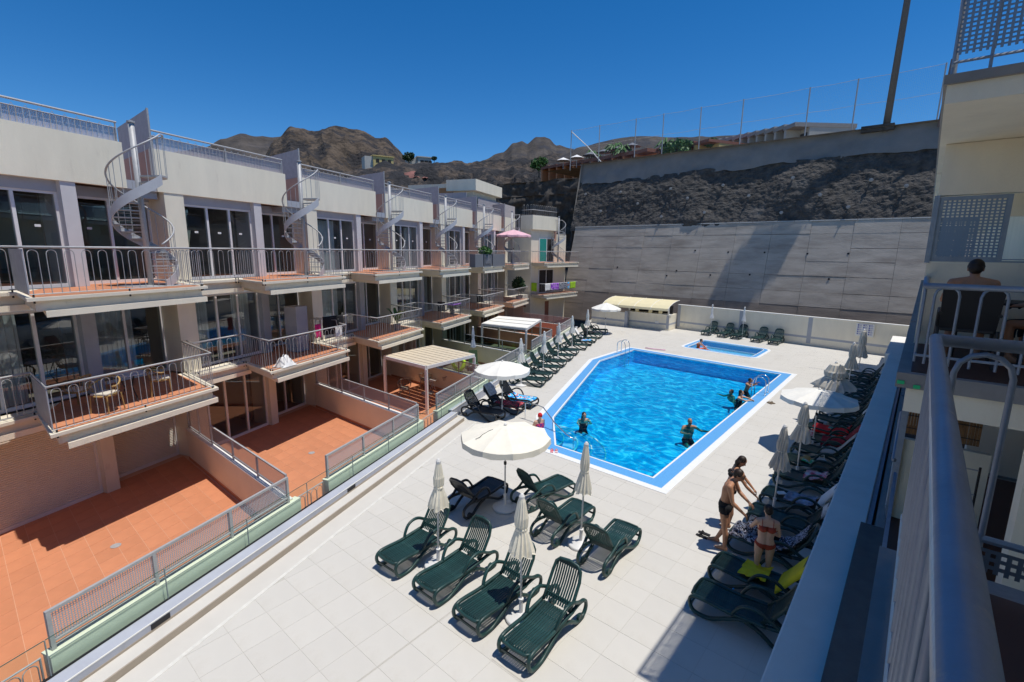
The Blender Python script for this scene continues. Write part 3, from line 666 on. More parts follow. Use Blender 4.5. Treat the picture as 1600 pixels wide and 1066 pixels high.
for i, (az, el, d, h, lab) in enumerate([(-8.6, 11.15, 78, 3.2, 'tall palm tree behind the orange houses'), (-7.6, 10.9, 76, 2.6, 'shorter palm tree beside the tall palm'), (-10.9, 10.4, 84, 2.4, 'small palm tree at the left of the orange houses'), (-3.2, 11.3, 74, 2.8, 'palm tree above the right end of the orange houses')]):
    p = AE(az, el, d); o = thing('palm_tree', lab, 'palm tree', p, 0)
    MB().tube([(0, 0, -4), (0.1, 0, -.2)], [.2, .14], 6).build('trunk', m_trunk, o)
    mb = MB()
    for k in range(22):
        a = 2*PI*k/22+random.uniform(-.1, .1); L = random.uniform(1.1, 1.6); up = random.uniform(.1, 1.2)
        path = [(math.cos(a)*L*t, math.sin(a)*L*t, up*math.sin(t*2.2)-1.1*t*t*L*.5) for t in (0, .3, .6, 1)]
        for q in range(3):
            A, B = Vector(path[q]), Vector(path[q+1]); nrm = Vector((-math.sin(a), math.cos(a), 0))*.16; dz = Vector((0, 0, -.12))
            mb.add([A, A+nrm+dz, B+nrm*.7+dz, B, B-nrm*.7+dz, A-nrm+dz], [(0, 1, 2, 3), (0, 3, 4, 5)])
    mb.build('crown', m_leaf, o)
for i, (az, el, d, r, lab) in enumerate([(-2.0, 10.75, 72, 1.7, 'round green shrub between the orange and yellow houses'), (-31.5, 10.0, 185, 2.1, 'dark bushy tree left of the blue grey house'), (-28.7, 9.95, 185, 1.0, 'small dark tree right of the blue grey house'), (-16.9, 9.6, 100, 1.6, 'green shrub at the top of the lava terraces'), (1.3, 11.2, 72, .8, 'yellow green bush at the end of the yellow houses')]):
    p = AE(az, el, d); o = thing('bushy_tree', lab, 'tree', p, 0); MB().tube([(0, 0, -r*1.6), (0, 0, 0)], r*.09, 5).build('trunk', m_trunk, o)
    mb = MB(); leafball(mb, (0, 0, 0), r, 420, r*.16); leafball(mb, (r*.5, 0, r*.25), r*.6, 200, r*.15); leafball(mb, (-r*.6, 0, -.1*r), r*.55, 200, r*.15); mb.build('crown', m_leafd if 'dark' in lab else m_leaf, o)
ps = MB()
rp = AE(-31.1, 8.75, 143); tag(grid('red_earth_heap', 24, 16, lambda a, b: (rp.x+(a-.5)*13, rp.y+(b-.5)*9, rp.z-3.0+2.4*math.sin(PI*a)*math.sin(PI*b)+.5*noise.noise(Vector((a*7, b*7, 1)))), mat('red_earth', (0.22, 0.10, 0.085), .95, .3, .6), smooth=False), 'reddish heap of earth on the dark lava field', 'heap')
um = MB()
for k in range(6):
    p = AE(-14.2+1.5*k, 9.9+.26*k, 86-2*k); u_ = thing('terrace_parasol', ['first', 'second', 'third', 'fourth', 'fifth', 'sixth'][k]+' small parasol from the left above the orange house roofs', 'parasol', p, 0, 'parasols on the orange house roofs')
    MB().lathe([(1.3, 0), (0.05, .55)], 8).build('canopy', m_whitec if k < 2 else m_planter, u_); MB().tube([(0, 0, -1.8), (0, 0, .5)], .04, 5).build('pole', m_pole, u_)
# ================================================================ row of flats on the left
def wp(mb, name, m, root, **k):
    """part built in world coordinates under an unrotated root"""
    o = mb.build(name, m, root, **k); o.matrix_parent_inverse = Matrix.Translation(-Vector(root.location)); return o
F1, F2, F3, RF = -0.46, 2.34, 5.14, 7.94
TF = -14.4
bl = thing('apartment_building', 'three storey cream row of holiday flats with terracotta balconies along the left', 'building', (TF, 0, F1))
K0, K1 = -1, 5
random.seed(21)
m_sticker = mat('white_sticker', (0.75, 0.75, 0.72), 0.6)
tslab = MB()
for k in range(K0, K1+2):
    o = 5.6*k; last = (k == K1+1)
    # ---- walls of the three storeys
    for fi, z0 in enumerate((F1, F2, F3)):
        zt = (F2, F3, 7.70)[fi]-(0.30 if fi < 2 else 0)
        mw = m_apricot if fi == 0 else m_cream
        MBp = MB().box(TF-0.9, TF, 4.58+o, 5.16+o, z0, zt)
        wp(MBp, 'pier', mw, bl)
        if last: continue
        wp(MB().box(TF-0.9, TF-0.01, 7.69+o, 8.01+o, z0, zt), 'pillar', m_lilac if fi == 2 else (m_grey if fi == 1 else m_creamd), bl)
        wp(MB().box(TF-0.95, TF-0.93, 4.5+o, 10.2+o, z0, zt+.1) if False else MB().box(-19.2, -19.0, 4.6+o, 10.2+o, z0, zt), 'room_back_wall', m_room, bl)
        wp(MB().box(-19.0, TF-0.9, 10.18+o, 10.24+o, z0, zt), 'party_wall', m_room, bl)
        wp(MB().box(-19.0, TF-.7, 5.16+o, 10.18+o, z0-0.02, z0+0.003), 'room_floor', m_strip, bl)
    if last: continue
    # ---- window bay and recessed doors
    for fi, z0 in enumerate((F1, F2, F3)):
        zt = (F2, F3, 7.70)[fi]-(0.30 if fi < 2 else 0); zh = z0+2.30
        shut = fi == 0 and k <= 0
        for (a, b, t, n) in ((5.16, 7.69, TF-0.22, 3), (8.01, 10.18, TF-0.72, 2)):
            if zh < zt-.01: wp(MB().box(t-0.1, t+0.06, a+o, b+o, zh, zt), 'lintel', m_grey if fi else m_apricot, bl)
            fr = MB(); fw = 0.06
            fr.box(t-.05, t+.03, a+o, a+o+fw, z0, zh).box(t-.05, t+.03, b+o-fw, b+o, z0, zh).box(t-.05, t+.03, a+o+fw, b+o-fw, zh-fw, zh).box(t-.05, t+.03, a+o+fw, b+o-fw, z0, z0+.09)
            ww = wp(fr, 'window_frame', m_alum, bl)
            W = (b-a-2*fw)/n
            if shut:
                sh = MB(); nz = 40
                for q in range(nz):
                    zz = z0+0.09+q*(2.15/nz); sh.add([(t-.01, a+o+fw, zz), (t-.01, b+o-fw, zz), (t+.012, b+o-fw, zz+.012), (t+.012, a+o+fw, zz+.012), (t+.012, b+o-fw, zz+.040), (t+.012, a+o+fw, zz+.040), (t-.01, b+o-fw, zz+.054), (t-.01, a+o+fw, zz+.054)], [(0, 1, 2, 3), (3, 2, 4, 5), (5, 4, 6, 7)])
                c = sh.build('roller_shutter', m_shut, ww); continue
            for j in range(n):
                s0 = a+o+fw+W*j
                if j: MB().box(t-.04, t+.035, s0-.035, s0+.035, z0+.09, zh-fw).build('sash_bar', m_alum, ww)
                MB().add([(t, s0, z0+.09), (t, s0+W, z0+.09), (t, s0+W, zh-fw), (t, s0, zh-fw)], [(0, 1, 2, 3)]).build('pane', m_glass, ww)
                if fi == 2 and k <= 3:
                    zz = z0+1.45; MB().box(t+.006, t+.010, s0+W/2-.06, s0+W/2+.06, zz, zz+.06).build('sticker', m_sticker, ww)
            if (fi == 1 and (a < 6 or k % 2 == 0)) or (fi == 2 and k >= 2 and a < 6) or (fi == 1 and k in (0, 3, 4)):
                # gathered curtains behind the glass
                cs = [(a+o+.1, a+o+.75), (b+o-.9, b+o-.15)] if k % 2 else [(a+o+.1, a+o+1.5)]
                for (c0, c1) in cs:
                    cm = MB(); nn = 26
                    vs = [(t-.28+.05*math.sin(i*1.9+k)+.02*math.sin(i*.7), c0+(c1-c0)*i/nn, z) for z in (z0+.05, zh-.1) for i in range(nn+1)]
                    cm.add(vs, [(i, i+1, i+nn+2, i+nn+1) for i in range(nn)]); cm.build('curtain', m_curt, ww)
    # dark inner partition so that rooms do not run into each other
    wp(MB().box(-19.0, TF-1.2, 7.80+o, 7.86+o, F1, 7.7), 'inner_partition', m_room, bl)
    # ---- slabs: bay strip plus balcony, with a groove and a lower lip
    poly = [(TF, 4.67+o), (-13.75, 4.43+o), (-13.75, 6.22+o), (-12.0, 5.57+o), (-12.0, 9.37+o), (TF, 10.27+o)]
    for z0 in (F2, F3):
        wp(MB().prism(poly, z0-0.07, z0), 'balcony_slab', m_creamd, bl)
        inner = [(TF, 4.70+o), (-13.87, 4.50+o), (-13.87, 6.40+o), (-12.13, 5.75+o), (-12.13, 9.28+o), (TF, 10.14+o)]
        wp(MB().prism(inner, z0-0.28, z0-0.0701), 'balcony_beam', m_grey if False else m_creamd, bl)
        lip = [(TF+.01, 6.9+o), (-12.02, 5.85+o), (-12.02, 9.34+o), (TF+.01, 10.2+o)]
        wp(MB().prism(lip, z0-0.41, z0-0.2801), 'lower_lip', m_cream, bl)
        wp(MB().box(TF, -13.80, 4.75+o, 6.45+o, z0-.41, z0-.2801), 'lower_lip', m_cream, bl)
        tp = [(TF-.72, 8.02+o), (TF, 8.02+o), (TF, 7.0+o), (-13.62, 6.28+o), (-12.1, 5.72+o), (-12.1, 9.25+o), (TF-.72, 10.17+o)]
        wp(MB().prism(tp, z0-0.02, z0+0.006), 'terracotta_floor', m_terra, bl)
        # pale joints between floor tiles
        jm = MB()
        for i in range(1, 12):
            jm.box(-13.9, -12.12, 5.75+o+i*.33-.004, 5.75+o+i*.33+.004, z0+.006, z0+.0075)
        for i in range(5): jm.box(-12.45-i*.33-.004, -12.45-i*.33+.004, 5.9+o+i*.12, 9.3+o, z0+.0061, z0+.0078)
        wp(jm, 'tile_joint', m_grout, bl)
    # ---- roof parapet, gap behind each stair, salmon side wall and screen
    wp(MB().box(TF-.16, TF+.02, 4.40+o, 9.20+o, 7.70, 8.87), 'roof_parapet', m_cream, bl)
    wp(MB().box(TF-.30, TF-.02, 9.2+o, 10.0+o, 7.70, 7.93), 'gap_sill', m_grey, bl)
    wp(MB().box(TF-.9, TF-.17, 9.12+o, 10.1+o, 7.5, 7.70), 'gap_sill', m_grey, bl)
    wp(MB().bar((TF-.02, 10.02+o, 0), (-17.4, 11.12+o, 0), 0.10, 0.93, 7.94), 'side_wall', m_salmon, bl)
    wp(MB().bar((TF-.04, 10.00+o, 0), (-17.6, 11.20+o, 0), 0.03, 1.02, 8.88), 'side_screen', mat('grey_roof_screen', (0.44, 0.41, 0.42), 0.7), bl)
    wp(MB().tube([(TF-.02, 10.0+o, 7.9), (TF-.02, 10.0+o, 9.93)], 0.03, 6), 'screen_post', m_steel, bl)
wp(MB().box(-25, TF-.16, -6, 40, 7.80, 7.94), 'roof', m_asph, bl)
wp(MB().box(-25, -24.8, -6, 40, F1, 7.8), 'back_wall', m_cream, bl)
wp(MB().box(-25, TF, -6.1, -6.0, F1, 7.94), 'end_wall', m_cream, bl)
wp(MB().box(TF-.16, TF+.02, 38.0, 40.6, 7.70, 8.87), 'roof_parapet', m_cream, bl)
for z0 in (F2, F3):
    wp(MB().prism([(TF, 38.27), (-13.75, 38.03), (-13.2, 40.9), (TF, 41.0)], z0-.35, z0), 'balcony_slab', m_creamd, bl)
# lift house on the roof
lh = thing('roof_lift_house', 'cream flat roofed stair house with a deep eaves band on the far roof', 'roof house', (-15.6, 34.8, 7.94))
wp(MB().box(-17.6, -15.9, 35.1, 39.8, 7.94, 10.62), 'wall', m_creamd, lh)
wp(MB().box(-18.0, -15.5, 34.7, 40.2, 10.62, 11.45), 'eaves_band', m_cream, lh)
wp(MB().box(-21.5, -18.0, 34.9, 40.2, 10.9, 11.2), 'canopy_roof', m_creamd, lh)
wp(MB().box(-23, -15.95, 34.0, 34.05, 7.94, 10.4), 'grey_screen', mat('grey_roof_screen', (0.44, 0.41, 0.42), 0.7), lh)
wp(MB().box(-15.7, -15.66, 35.5, 44.0, 7.94, 10.2), 'grey_screen', mat('grey_roof_screen', (0.44, 0.41, 0.42), 0.7), lh)
# end block set square to the deck
eb = thing('end_block', 'last cream block of the row turned towards the pool, with its own balconies', 'building', D(-26.7, 34.0, F1), DR)
UZ = -F1
MB().box(-3.5, 0, 0, 5.4, 0, 7.7+UZ).build('wall', m_cream, eb)
MB().box(-3.5, 0.003, -0.01, 5.41, 0, 2.2+UZ).build('lower_wall', m_apricot, eb)
MB().box(-1.1, 0.25, -0.15, 3.6, 8.0+UZ, 9.2+UZ).build('roof_parapet', m_cream, eb)
MB().box(-3.0, 0.0, -0.12, 3.55, 7.7+UZ, 8.0+UZ).build('roof_slab', m_creamd, eb)
for z0 in (F2, F3):
    MB().box(0, 1.5, 0.0, 5.5, z0-.07+UZ, z0+UZ).build('balcony_slab', m_creamd, eb); MB().box(0, 1.4, 0.12, 5.4, z0-.28+UZ, z0-.071+UZ).build('balcony_beam', m_creamd, eb)
    MB().box(0, 1.46, 0.5, 5.45, z0-.41+UZ, z0-.281+UZ).build('lower_lip', m_cream, eb); MB().box(.02, 1.44, .06, 5.44, z0+UZ, z0+.006+UZ).build('terracotta_floor', m_terra, eb)
    w1 = MB().box(0.003, 0.05, 1.1, 3.4, z0+UZ, z0+2.2+UZ).build('window_frame', m_alum, eb)
    MB().box(0.051, 0.056, 1.2, 2.2, z0+.1+UZ, z0+2.1+UZ).build('pane', m_teal if z0 == F3 else m_dark, w1); MB().box(0.051, 0.056, 2.3, 3.3, z0+.1+UZ, z0+2.1+UZ).build('pane', m_dark, w1)
MB().box(0.005, 0.02, 2.2, 2.8, 0.0, 2.0).build('door', m_roof, eb)
MB().box(-0.9, -0.5, -0.05, -0.012, 1.6, 1.75).build('wall_lamp', m_roof, eb)
MB().box(-0.1, 0.05, 3.4, 3.75, 7.1+UZ, 8.0+UZ).build('roof_bracket', m_salmon, eb)

# ---- railings
def hoop_mesh(h, wd=0.17, r=0.0085, name='hoop'):
    R = wd/2; path = [(-R, 0, 0.07), (-R, 0, h-R)]+[(-R*math.cos(a), 0, h-R+R*math.sin(a)) for a in (rad(30), rad(60), rad(90), rad(120), rad(150))]+[(R, 0, h-R), (R, 0, 0.07)]
    return MB().tube(path, r, 4, caps=False), name
hb, _ = hoop_mesh(0.93); HOOP = hb.mesh('hoop', m_steel, smooth=True)
def railing(name, label, cat, pts, z, parts=True, H=0.98, group=None, panel=None, pitch=0.29, base=0.06, hoopmesh=None):
    P = [Vector((p[0], p[1], 0)) for p in pts]; r = thing(name, label, cat, (P[0].x, P[0].y, z), 0, group); O = P[0]
    MB().tube([(p-O)+Vector((0, 0, H)) for p in P], 0.026, 7).build('handrail', m_steel, r, smooth=True)
    MB().tube([(p-O)+Vector((0, 0, base)) for p in P], 0.012, 4).build('bottom_rail', m_steel, r)
    join = MB()
    for i in range(len(P)-1):
        a, b = P[i], P[i+1]; L = (b-a).length; d = (b-a)/L; ang = math.atan2(d.y, d.x)
        if panel == i:
            MB().bar(a-O, b-O, 0.02, H-.12, 0.08).build('side_panel', mat('grey_side_panel', (0.36, 0.38, 0.42), .5), r); continue
        n = max(1, int(L/pitch))
        for j in range(n):
            c = a+d*(L*(j+.5)/n)-O
            if parts: inst('hoop', hoopmesh or HOOP, r, (c.x, c.y, 0), (0, 0, ang))
            else:
                for sgn in (-1, 1): join.tube([c+d*.085*sgn+Vector((0, 0, .07)), c+d*.085*sgn+Vector((0, 0, .90))], 0.0085, 3, caps=False)
                join.tube([c-d*.085+Vector((0, 0, .88)), c+Vector((0, 0, .95)), c+d*.085+Vector((0, 0, .88))], .0085, 3, caps=False)
        for j in range(max(2, int(L/1.3)+1)):
            c = a+d*(.06+(L-.12)*j/max(1, int(L/1.3)))-O; MB().tube([c+Vector((0, 0, -.12)), c+Vector((0, 0, base))], 0.018, 5).build('foot', m_vent, r)
    if not parts: join.build('hoop', m_steel, r, kind='stuff')
    return r
ordn = ['nearest', 'second', 'third', 'fourth', 'fifth', 'sixth', 'seventh']
for k in range(K0, K1+1):
    o = 5.6*k; nm = ordn[max(0, k)] if k >= 0 else 'out of frame'
    for z0, fl in ((F2, 'middle floor'), (F3, 'top floor')):
        pts = [(TF+.05, 4.72+o), (-13.82, 4.52+o), (-13.82, 6.26+o), (-12.07, 5.66+o), (-12.07, 9.30+o), (TF+.03, 10.18+o)]
        lab = 'galvanised hoop railing of the %s %s balcony of the flats' % (nm if k > 0 else ('left' if k == 0 else 'unseen'), fl)
        railing('balcony_railing', lab, 'railing', pts, z0, parts=(k in (0, 1, 2)), group='balcony railings of the flats', panel=2 if k == 0 else None)
    # roof railing
    r = railing('roof_railing', 'steel roof railing with fine screen above the %s parapet of the flats' % nm, 'railing', [(TF-.07, 4.42+o), (TF-.07, 9.18+o)], 8.87, parts=False, H=0.52, group='roof railings of the flats', pitch=.25) if False else thing('roof_railing', 'steel roof railing with fine screen above the %s parapet of the flats' % nm, 'railing', (TF-.07, 4.42+o, 8.87), 0, 'roof railings of the flats')
    MB().tube([(0, 0, .50), (0, 4.76, .50)], .028, 6).build('handrail', m_steel, r); MB().tube([(0, 0, .36), (0, 4.76, .36)], .010, 4).build('middle_rail', m_steel, r)
    j = MB()
    for q in range(19):
        y = .12+q*.25; j.tube([(0, y-.06, .0), (0, y-.06, .33), (0, y, .42), (0, y+.06, .33), (0, y+.06, 0)], .009, 3, caps=False)
    j.build('hoop', m_steel, r, kind='stuff')
    MB().quad((-.05, 0, 0), (-.05, 4.76, 0), (-.05, 4.76, .36), (-.05, 0, .36)).build('screen', m_meshr, r)
    for q in range(3): MB().tube([(0, .03+q*2.35, -.02), (0, .03+q*2.35, .50)], .02, 5).build('post', m_steel, r)
for z0, fl in ((F2, 'middle floor'), (F3, 'top floor')):
    a = [D(-26.65, 34.05), D(-25.25, 34.05), D(-25.25, 39.4), D(-26.6, 39.4)]
    railing('balcony_railing', 'railing of the %s balcony on the end block nearest the retaining wall' % fl, 'railing', [(p.x, p.y) for p in a], z0, parts=False, group='balcony railings of the flats')
rr = railing('roof_railing', 'roof railing of the end block under a thin pipe pergola', 'railing', [tuple(D(-27.7, 33.9)[:2]), tuple(D(-26.5, 33.9)[:2]), tuple(D(-26.5, 37.5)[:2])], 9.16, parts=False, H=.5, pitch=.3)

# ---- spiral staircase
def make_stair():
    r = thing('spiral_staircase', '', 'spiral staircase', (0, 0, 0), 0, 'spiral staircases up to the roof')
    MB().tube([(0, 0, 0), (0, 0, 4.05)], 0.068, 14).build('central_pole', m_steel, r, smooth=True)
    MB().lathe([(0.09, 4.05), (0.09, 4.09), (.02, 4.11)], 12).build('pole_cap', m_steel, r)
    R = 0.63; a0 = rad(12); st = rad(25); n = 15; rise = 2.8/16
    tread = MB(); w_ = rad(27)
    pl = [(0.06, -.03), (R*math.cos(-w_/2), R*math.sin(-w_/2)), (R, 0), (R*math.cos(w_/2), R*math.sin(w_/2)), (0.06, .03)]
    tread.prism(pl, -0.03, 0.0); tm_ = tread.mesh('tread', m_steel)
    for i in range(n): inst('tread', tm_, r, (0, 0, rise*(i+1)), (0, 0, a0+st*i))
    top = a0+st*n
    ld = MB(); pl = [(0.0, 0.0)]+[(R*math.cos(top-rad(12)+rad(100)*k/8), R*math.sin(top-rad(12)+rad(100)*k/8)) for k in range(9)]; ld.prism(pl, 2.76, 2.80); ld.build('landing', m_steel, r)
    def hel(z, rr, lo, hi, nn=64): return [(rr*math.cos(a0+st*t), rr*math.sin(a0+st*t), z+rise*(t+1)) for t in [lo+(hi-lo)*k/nn for k in range(nn+1)]]
    # outer stringer plate
    A = hel(-0.16, R, -.6, 14.6); B = hel(0.09, R, -.6, 14.6); A2 = hel(-0.16, R+.012, -.6, 14.6); B2 = hel(0.09, R+.012, -.6, 14.6); m_ = len(A)
    fs = []
    for i in range(m_-1):
        fs += [(i, i+1, m_+i+1, m_+i), (2*m_+i, 3*m_+i, 3*m_+i+1, 2*m_+i+1), (m_+i, m_+i+1, 3*m_+i+1, 3*m_+i), (i, 2*m_+i, 2*m_+i+1, i+1)]
    MB().add(A+B+A2+B2, fs).build('stringer', mat('light_painted_steel', (0.52, 0.53, 0.55), .55, .06, 8, metal=.1), r, smooth=False)
    MB().tube(hel(1.0, R, -.6, 15)+[(R*math.cos(top+rad(q)), R*math.sin(top+rad(q)), 3.82) for q in (20, 45, 70, 88)], 0.022, 6).build('handrail', m_vent if False else m_steel, r, smooth=True)
    hm_ = MB()
    for i in range(8):
        t = -.3+i*1.95
        if t > 14.8: break
        for dt in (0, .75, 1.3):
            x, y, z = hel(0, R, t+dt, t+dt, 1)[0]; hm_ = MB().tube([(x, y, z-.05), (x, y, z+.97)], .009, 4, caps=False)
            hm_.build('baluster', m_steel, r)
    for q in (20, 45, 70, 88):
        a = top+rad(q); MB().tube([(R*math.cos(a), R*math.sin(a), 2.8), (R*math.cos(a), R*math.sin(a), 3.82)], .009, 4).build('baluster', m_steel, r)
    # thin riser bars between the treads
    for i in range(0, n):
        a = a0+st*i-w_/2; z = rise*(i+.5)
        MB().tube([(0.07*math.cos(a), 0.07*math.sin(a), z), (R*math.cos(a), R*math.sin(a), z)], .007, 3).build('riser_bar', m_steel, r)
    MB().lathe([(.67, .004), (.67, .02)], 24).build('foot_ring', m_steel, r)
    return r
sp = make_stair(); sp['label'] = 'galvanised spiral staircase on the nearest top floor balcony'
sp.location = (-13.35, 8.82, F3)
for k in range(1, 6): dup(sp, (-13.35, 8.82+5.6*k, F3), 0, 'galvanised spiral staircase on the %s top floor balcony from the left' % ordn[k])
p = D(-25.9, 37.0, F3); dup(sp, p, DR+1.2, 'spiral staircase on the end block beside the retaining wall')

# ================================================================ ground floor terraces
for k in range(K0, K1+1):
    o = 5.6*k; nm = ['first', 'second', 'third', 'fourth', 'fifth', 'sixth'][k] if k >= 0 else 'cut off'
    q0 = 9.20+o                                             # far divider
    green = k in (3, 4)
    mwall = m_olive if green else m_apricot
    sy = lambda t, q: q-.373*(t+12)
    tf = wp(MB().add([(-8.1, sy(-8.1, q0-5.6), F1-.004), (-8.1, sy(-8.1, q0), F1-.004), (TF-.72, sy(TF-.72, q0), F1-.004), (TF-.72, sy(TF-.72, q0-5.6), F1-.004)], [(0, 1, 2, 3)]), 'terrace_floor', m_grout, None, kind='structure') if False else MB().add([(-8.1, sy(-8.1, q0-5.6), F1-.004), (-8.1, sy(-8.1, q0), F1-.004), (TF-.72, sy(TF-.72, q0), F1-.004), (TF-.72, sy(TF-.72, q0-5.6), F1-.004)], [(0, 1, 2, 3)]).build('terrace_floor', m_grout, kind='structure')
    # tiles in the deck-square grid, clipped to the terrace
    tl = 0.45; cnt = 0; rest = MB(); poly = [(-8.1, sy(-8.1, q0-5.6)), (-8.1, sy(-8.1, q0)), (TF-.72, sy(TF-.72, q0)), (TF-.72, sy(TF-.72, q0-5.6))]
    x = -8.1-tl/2
    tmesh = None
    col = 0
    nx = int((6.9)/tl)+1; ny = int(5.6/tl)+1
    for i in range(nx):
        for j in range(ny):
            t = -8.1-tl*(i+.5); q = q0-5.6+tl*(j+.5)*1.0+.07
            if j == ny-1: continue
            if t < TF-.72+.1: continue
            c = Vector((t, sy(t, q)))
            h_ = tl/2-.004; V4 = [(t-h_, sy(t-h_, q-h_)), (t+h_, sy(t+h_, q-h_)), (t+h_, sy(t+h_, q+h_)), (t-h_, sy(t-h_, q+h_))]
            if k in (0, 1):
                if tmesh is None:
                    M_ = MB(); M_.prism([(p[0]-c.x, p[1]-c.y) for p in V4], -.011, 0); tmesh = M_.mesh('floor_tile', m_terra)
                inst('floor_tile', tmesh, tf, (c.x, c.y, F1+random.uniform(-.0008, .0006)))
            else: rest.prism(V4, F1-.011, F1+random.uniform(-.0008, .0006))
    if rest.v: rest.build('floor_tile', m_terra if not green else mat('grey_green_floor_tile', (0.22, 0.23, 0.15), 0.7, .08, 2), tf, kind='stuff')
    # divider wall with perforated screens
    a0_, a1_ = (-8.1, sy(-8.1, q0)), (TF, sy(TF, q0))
    dv = thing('terrace_divider', 'cream dividing wall with perforated steel screens at the far side of the %s terrace' % nm, 'wall', (a0_[0], a0_[1], F1), math.atan2(a1_[1]-a0_[1], a1_[0]-a0_[0]), 'dividing walls between the terraces')
    L = math.hypot(a1_[0]-a0_[0], a1_[1]-a0_[1])
    MB().box(0, L, -0.075, 0.075, 0, 1.0).build('wall', m_apricot if k < 4 else m_salmon, dv)
    MB().box(0, L, -0.09, 0.09, 1.0, 1.03).build('coping', m_white, dv)
    MB().box(0, L, -0.082, -0.075, 0, .09).build('skirting', m_terra, dv); MB().box(0, L, 0.075, 0.082, 0, .09).build('skirting', m_terra, dv)
    n = 3; Wd = (L-2.1)/n
    for j in range(n):
        x0 = .05+Wd*j
        fr = MB().box(x0, x0+.04, -.02, .02, 1.03, 1.62).box(x0+.04, x0+Wd, -.02, .02, 1.12, 1.15).box(x0+.04, x0+Wd, -.02, .02, 1.585, 1.62)
        pn = fr.build('screen_frame', m_steel, dv); MB().quad((x0+.04, 0, 1.15), (x0+Wd, 0, 1.15), (x0+Wd, 0, 1.585), (x0+.04, 0, 1.585)).build('screen_panel', m_smoke if green else m_mesh, pn)
    x0 = .05+Wd*n
    pn = MB().box(x0, x0+.04, -.02, .02, 1.03, 2.3).box(x0+.04, L-.02, -.02, .02, 1.08, 1.12).box(x0+.04, L-.02, -.02, .02, 2.26, 2.30).box(L-.06, L-.02, -.02, .02, 1.12, 2.26).box(x0+1.0, x0+1.03, -.02, .02, 1.12, 2.26).build('tall_screen_frame', m_steel, dv)
    MB().quad((x0+.04, 0, 1.12), (L-.06, 0, 1.12), (L-.06, 0, 2.26), (x0+.04, 0, 2.26)).build('screen_panel', m_smoke if green else m_mesh, pn)
    # front wall with screens on top, and the gate
    fw_ = thing('terrace_front_wall', 'pale green low wall topped by perforated steel screens in front of the %s terrace' % nm, 'wall', (-8.06, 3.28+o, F1), 0, 'front walls of the terraces')
    Lf = 4.68 if k < 1 else 4.62
    MB().box(-.09, .085, 0, Lf, 0, .96).build('wall', m_green, fw_); MB().box(-.10, .095, -.01, Lf+.01, .96, .985).build('coping', mat('pale_green_coping', (0.74, 0.76, 0.60), .7, .04, 3), fw_)
    for j in range(3):
        y0 = .06+j*1.44; y1 = y0+1.44
        pf = MB().box(-.03, .02, y0, y0+.055, .985, 1.60).box(-.03, .02, y0+.055, y1, 1.555, 1.60).box(-.03, .02, y0+.055, y1, 1.10, 1.13).build('screen_frame', m_steel, fw_)
        MB().quad((-.005, y0+.055, 1.13), (-.005, y1, 1.13), (-.005, y1, 1.555), (-.005, y0+.055, 1.555)).build('screen_panel', m_smoke if green and False else m_mesh, pf)
    MB().box(-.03, .02, 4.38, 4.435, .985, 1.60).build('end_post', m_steel, fw_)
    MB().tube([(0, .06, 1.05), (0, 4.4, 1.05)], .014, 5).build('lower_rail', m_steel, fw_)
    gt = thing('terrace_gate', 'small steel hoop gate beside the front wall of the %s terrace' % nm, 'gate', (-8.10, 3.28+o+Lf+.04, F1), PI/2, 'gates of the terraces')
    gl_ = 5.6-Lf-.1
    MB().tube([(0, 0, .05), (0, 0, .95), (gl_, 0, .95), (gl_, 0, .05)], .018, 5, close=True).build('gate_frame', m_steel, gt)
    for j in range(4):
        x = .12+j*(gl_-.24)/3; inst('hoop', HOOP, gt, (x, 0, -.02))
    if k in (0, 1):
        tag(MB().lathe([(.001, .0), (.10, .0), (.10, .012), (.07, .016), (.001, .016)], 14, c=((-11.63, 6.2), (-11.2, 11.79))[k]).build('floor_drain', m_steel), 'round steel drain in the floor of the %s terrace' % nm, 'drain').location.z = F1
# pergola with tan slats, third terrace; white one, fifth terrace
def pergola(name, label, c4, z, wood, n, mfr):
    c = [Vector((x, y, 0)) for x, y in c4]; r = thing(name, label, 'pergola', (c[0].x, c[0].y, F1)); O = c[0]; h = z-F1
    for a, b in zip(c, c[1:]+c[:1]): MB().bar((a-O), (b-O), .09, .13, h-.13).build('edge_beam', mfr, r)
    for p in c: MB().bar(p-O+Vector((-.05, 0, 0)), p-O+Vector((.05, 0, 0)), .10, h-.13, 0).build('post', mfr, r)
    for i in range(n):
        t0, t1 = (i+.06)/n, (i+.94)/n
        A, B = c[0].lerp(c[3], t0)-O, c[0].lerp(c[3], t1)-O; E_, F_ = c[1].lerp(c[2], t0)-O, c[1].lerp(c[2], t1)-O
        MB().prism([(A.x, A.y), (E_.x, E_.y), (F_.x, F_.y), (B.x, B.y)], h-.03, h+.012).build('roof_slat', wood, r)
    return r
pergola('pergola', 'white framed pergola with tan slatted roof on the third terrace', [(-9.59, 16.53), (-12.24, 17.53), (-11.45, 20.39), (-8.73, 19.29)], 1.57, m_wood, 9, m_pergw)
pergola('pergola', 'white pergola with a stretched white canvas roof on the fifth terrace', [(-8.6, 26.35), (-11.7, 27.05), (-12.0, 30.7), (-8.9, 30.3)], 1.72, m_canvw, 3, m_pergw)
